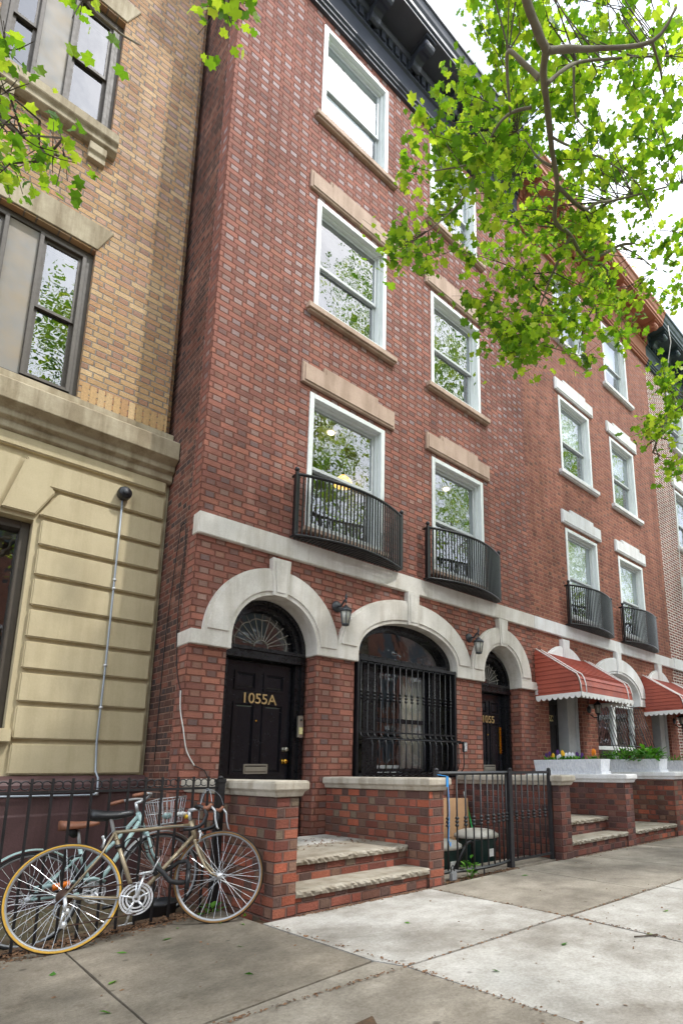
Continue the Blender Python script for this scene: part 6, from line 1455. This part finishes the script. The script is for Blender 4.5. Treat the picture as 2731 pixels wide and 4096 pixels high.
# ------------------------------------------------------------------ houses across the street
def far_house(label, x0, x1, h, bm):
    t = thing('far_house', label, 'house', ((x0+x1)/2, -20.5, 0), 'row houses across the street')
    w = MB(); n = max(2, int((x1-x0)/2.1)); holes = []
    for i in range(n):
        cx = mid(x0, x1, (i+.5)/n)
        for z in (1.6, 4.9, 8.): holes.append(rect(cx-.5, cx+.5, z, z+1.8))
    wall_with_holes(w, rect(x0, x1, -.2, h), holes, -20.4, -.2)
    w.box(x0, x1, -28, -27.8, -.2, h); w.add([(x0,-20.4,-.2),(x0,-28,-.2),(x0,-28,h),(x0,-20.4,h)], [(0,1,2,3)]); w.add([(x1,-20.4,-.2),(x1,-28,-.2),(x1,-28,h),(x1,-20.4,h)], [(0,1,2,3)])
    w.add([(x0,-20.4,h),(x1,-20.4,h),(x1,-28,h),(x0,-28,h)], [(0,1,2,3)])
    w.build('wall', M[bm], t)
    for l in holes:
        a, b, z0, z1 = l[0][0], l[1][0], l[0][1], l[2][1]
        f = MB(); f.box(a+.01, b-.01, -20.52, -20.5, z0+.01, z1-.01); f.box(a+.01, b-.01, -20.5, -20.46, (z0+z1)/2-.03, (z0+z1)/2+.03)
        wo = f.build('window', M['glass_far'], t)
        MB().box(a-.15, b+.15, -20.4, -20.34, z1+.05, z1+.3).build('lintel', M['white'], wo); MB().box(a-.1, b+.1, -20.4, -20.32, z0-.12, z0-.01).build('sill', M['white'], wo)
    MB().box(x0, x1, -20.4, -19.9, h-.5, h+.1).build('cornice', M['cornice_c'], t)
M['glass_far'] = plain('dark far window glass', L(50,58,64), .15, var=.2)
for i, (a, b, h, m) in enumerate(((-14,-6.2,10.8,'brick_b'),(-6.15,.6,11.2,'brick_a'),(.65,8.2,10.9,'brick_b'),(8.25,15,11.3,'brick_a'),(15.05,22,10.9,'brick_b'),(22.05,30,11.2,'brick_c'),(30.05,38,10.9,'brick_b'),(38.05,46,11.2,'brick_a'),(46.05,56,11,'brick_b'),(56.05,68,11,'brick_a'),(68.05,82,11,'brick_b'))):
    far_house('brick row house across the street, seen only in the window reflections', a, b, h, m)
# ------------------------------------------------------------------ light, sky, camera
wd = bpy.data.worlds.new("World"); sc.world = wd; wd.use_nodes = True
nt = wd.node_tree; bg = nt.nodes['Background']
SUN = Vector((.27,-.55,.92)).normalized()
sky = nt.nodes.new('ShaderNodeTexSky'); sky.sky_type = 'NISHITA'; sky.sun_disc = False
sky.sun_elevation = math.asin(SUN.z); sky.sun_rotation = math.atan2(SUN.x, SUN.y)
sky.air_density = 1.; sky.dust_density = 4.; sky.ozone_density = 1.
# thin bright cloud over the whole sky
tc = nt.nodes.new('ShaderNodeTexCoord'); nz = nt.nodes.new('ShaderNodeTexNoise'); nz.inputs['Scale'].default_value = 3.; nz.inputs['Detail'].default_value = 6
nt.links.new(tc.outputs['Generated'], nz.inputs['Vector'])
rp = nt.nodes.new('ShaderNodeValToRGB'); rp.color_ramp.elements[0].position = .36; rp.color_ramp.elements[0].color = (4.4,5.2,6.4,1); rp.color_ramp.elements[1].position = .62; rp.color_ramp.elements[1].color = (12.2,12.8,13.6,1)
nt.links.new(nz.outputs['Fac'], rp.inputs[0])
mx = nt.nodes.new('ShaderNodeMix'); mx.data_type = 'RGBA'; mx.inputs[0].default_value = .8
nt.links.new(sky.outputs[0], mx.inputs[6]); nt.links.new(rp.outputs[0], mx.inputs[7]); nt.links.new(mx.outputs[2], bg.inputs[0])
bg.inputs[1].default_value = .15
sl = bpy.data.lights.new('sun', 'SUN'); sl.energy = 1.6; sl.angle = R(1.5); sl.color = (1, .98, .955)
so = bpy.data.objects.new('sun', sl); col.objects.link(so); so.rotation_euler = SUN.to_track_quat('Z', 'Y').to_euler()
cam = bpy.data.cameras.new('camera'); co = bpy.data.objects.new('camera', cam); col.objects.link(co); sc.camera = co
yaw, pit, rol = R(44.84744106), R(11.37517751), R(-.25982812)
fw = Vector((math.sin(yaw)*math.cos(pit), math.cos(yaw)*math.cos(pit), math.sin(pit))); rt = Vector((math.cos(yaw), -math.sin(yaw), 0)); up = rt.cross(fw)
rt, up = rt*math.cos(rol)+up*math.sin(rol), -rt*math.sin(rol)+up*math.cos(rol)
co.matrix_world = Matrix(((rt.x, up.x, -fw.x, -2.29601388), (rt.y, up.y, -fw.y, -5.78211873), (rt.z, up.z, -fw.z, 1.10485029), (0, 0, 0, 1)))
cam.sensor_fit = 'HORIZONTAL'; cam.sensor_width = 36; cam.lens = 36*1310.5694905/1568
cam.shift_x = -196.678/1568; cam.shift_y = 327.3658/1568; cam.clip_end = 500; cam.clip_start = .05
sc.view_settings.view_transform = 'Standard'; sc.view_settings.look = 'None'; sc.view_settings.exposure = 0.95; sc.view_settings.gamma = 1
sc.cycles.max_bounces = 8; sc.cycles.transparent_max_bounces = 16
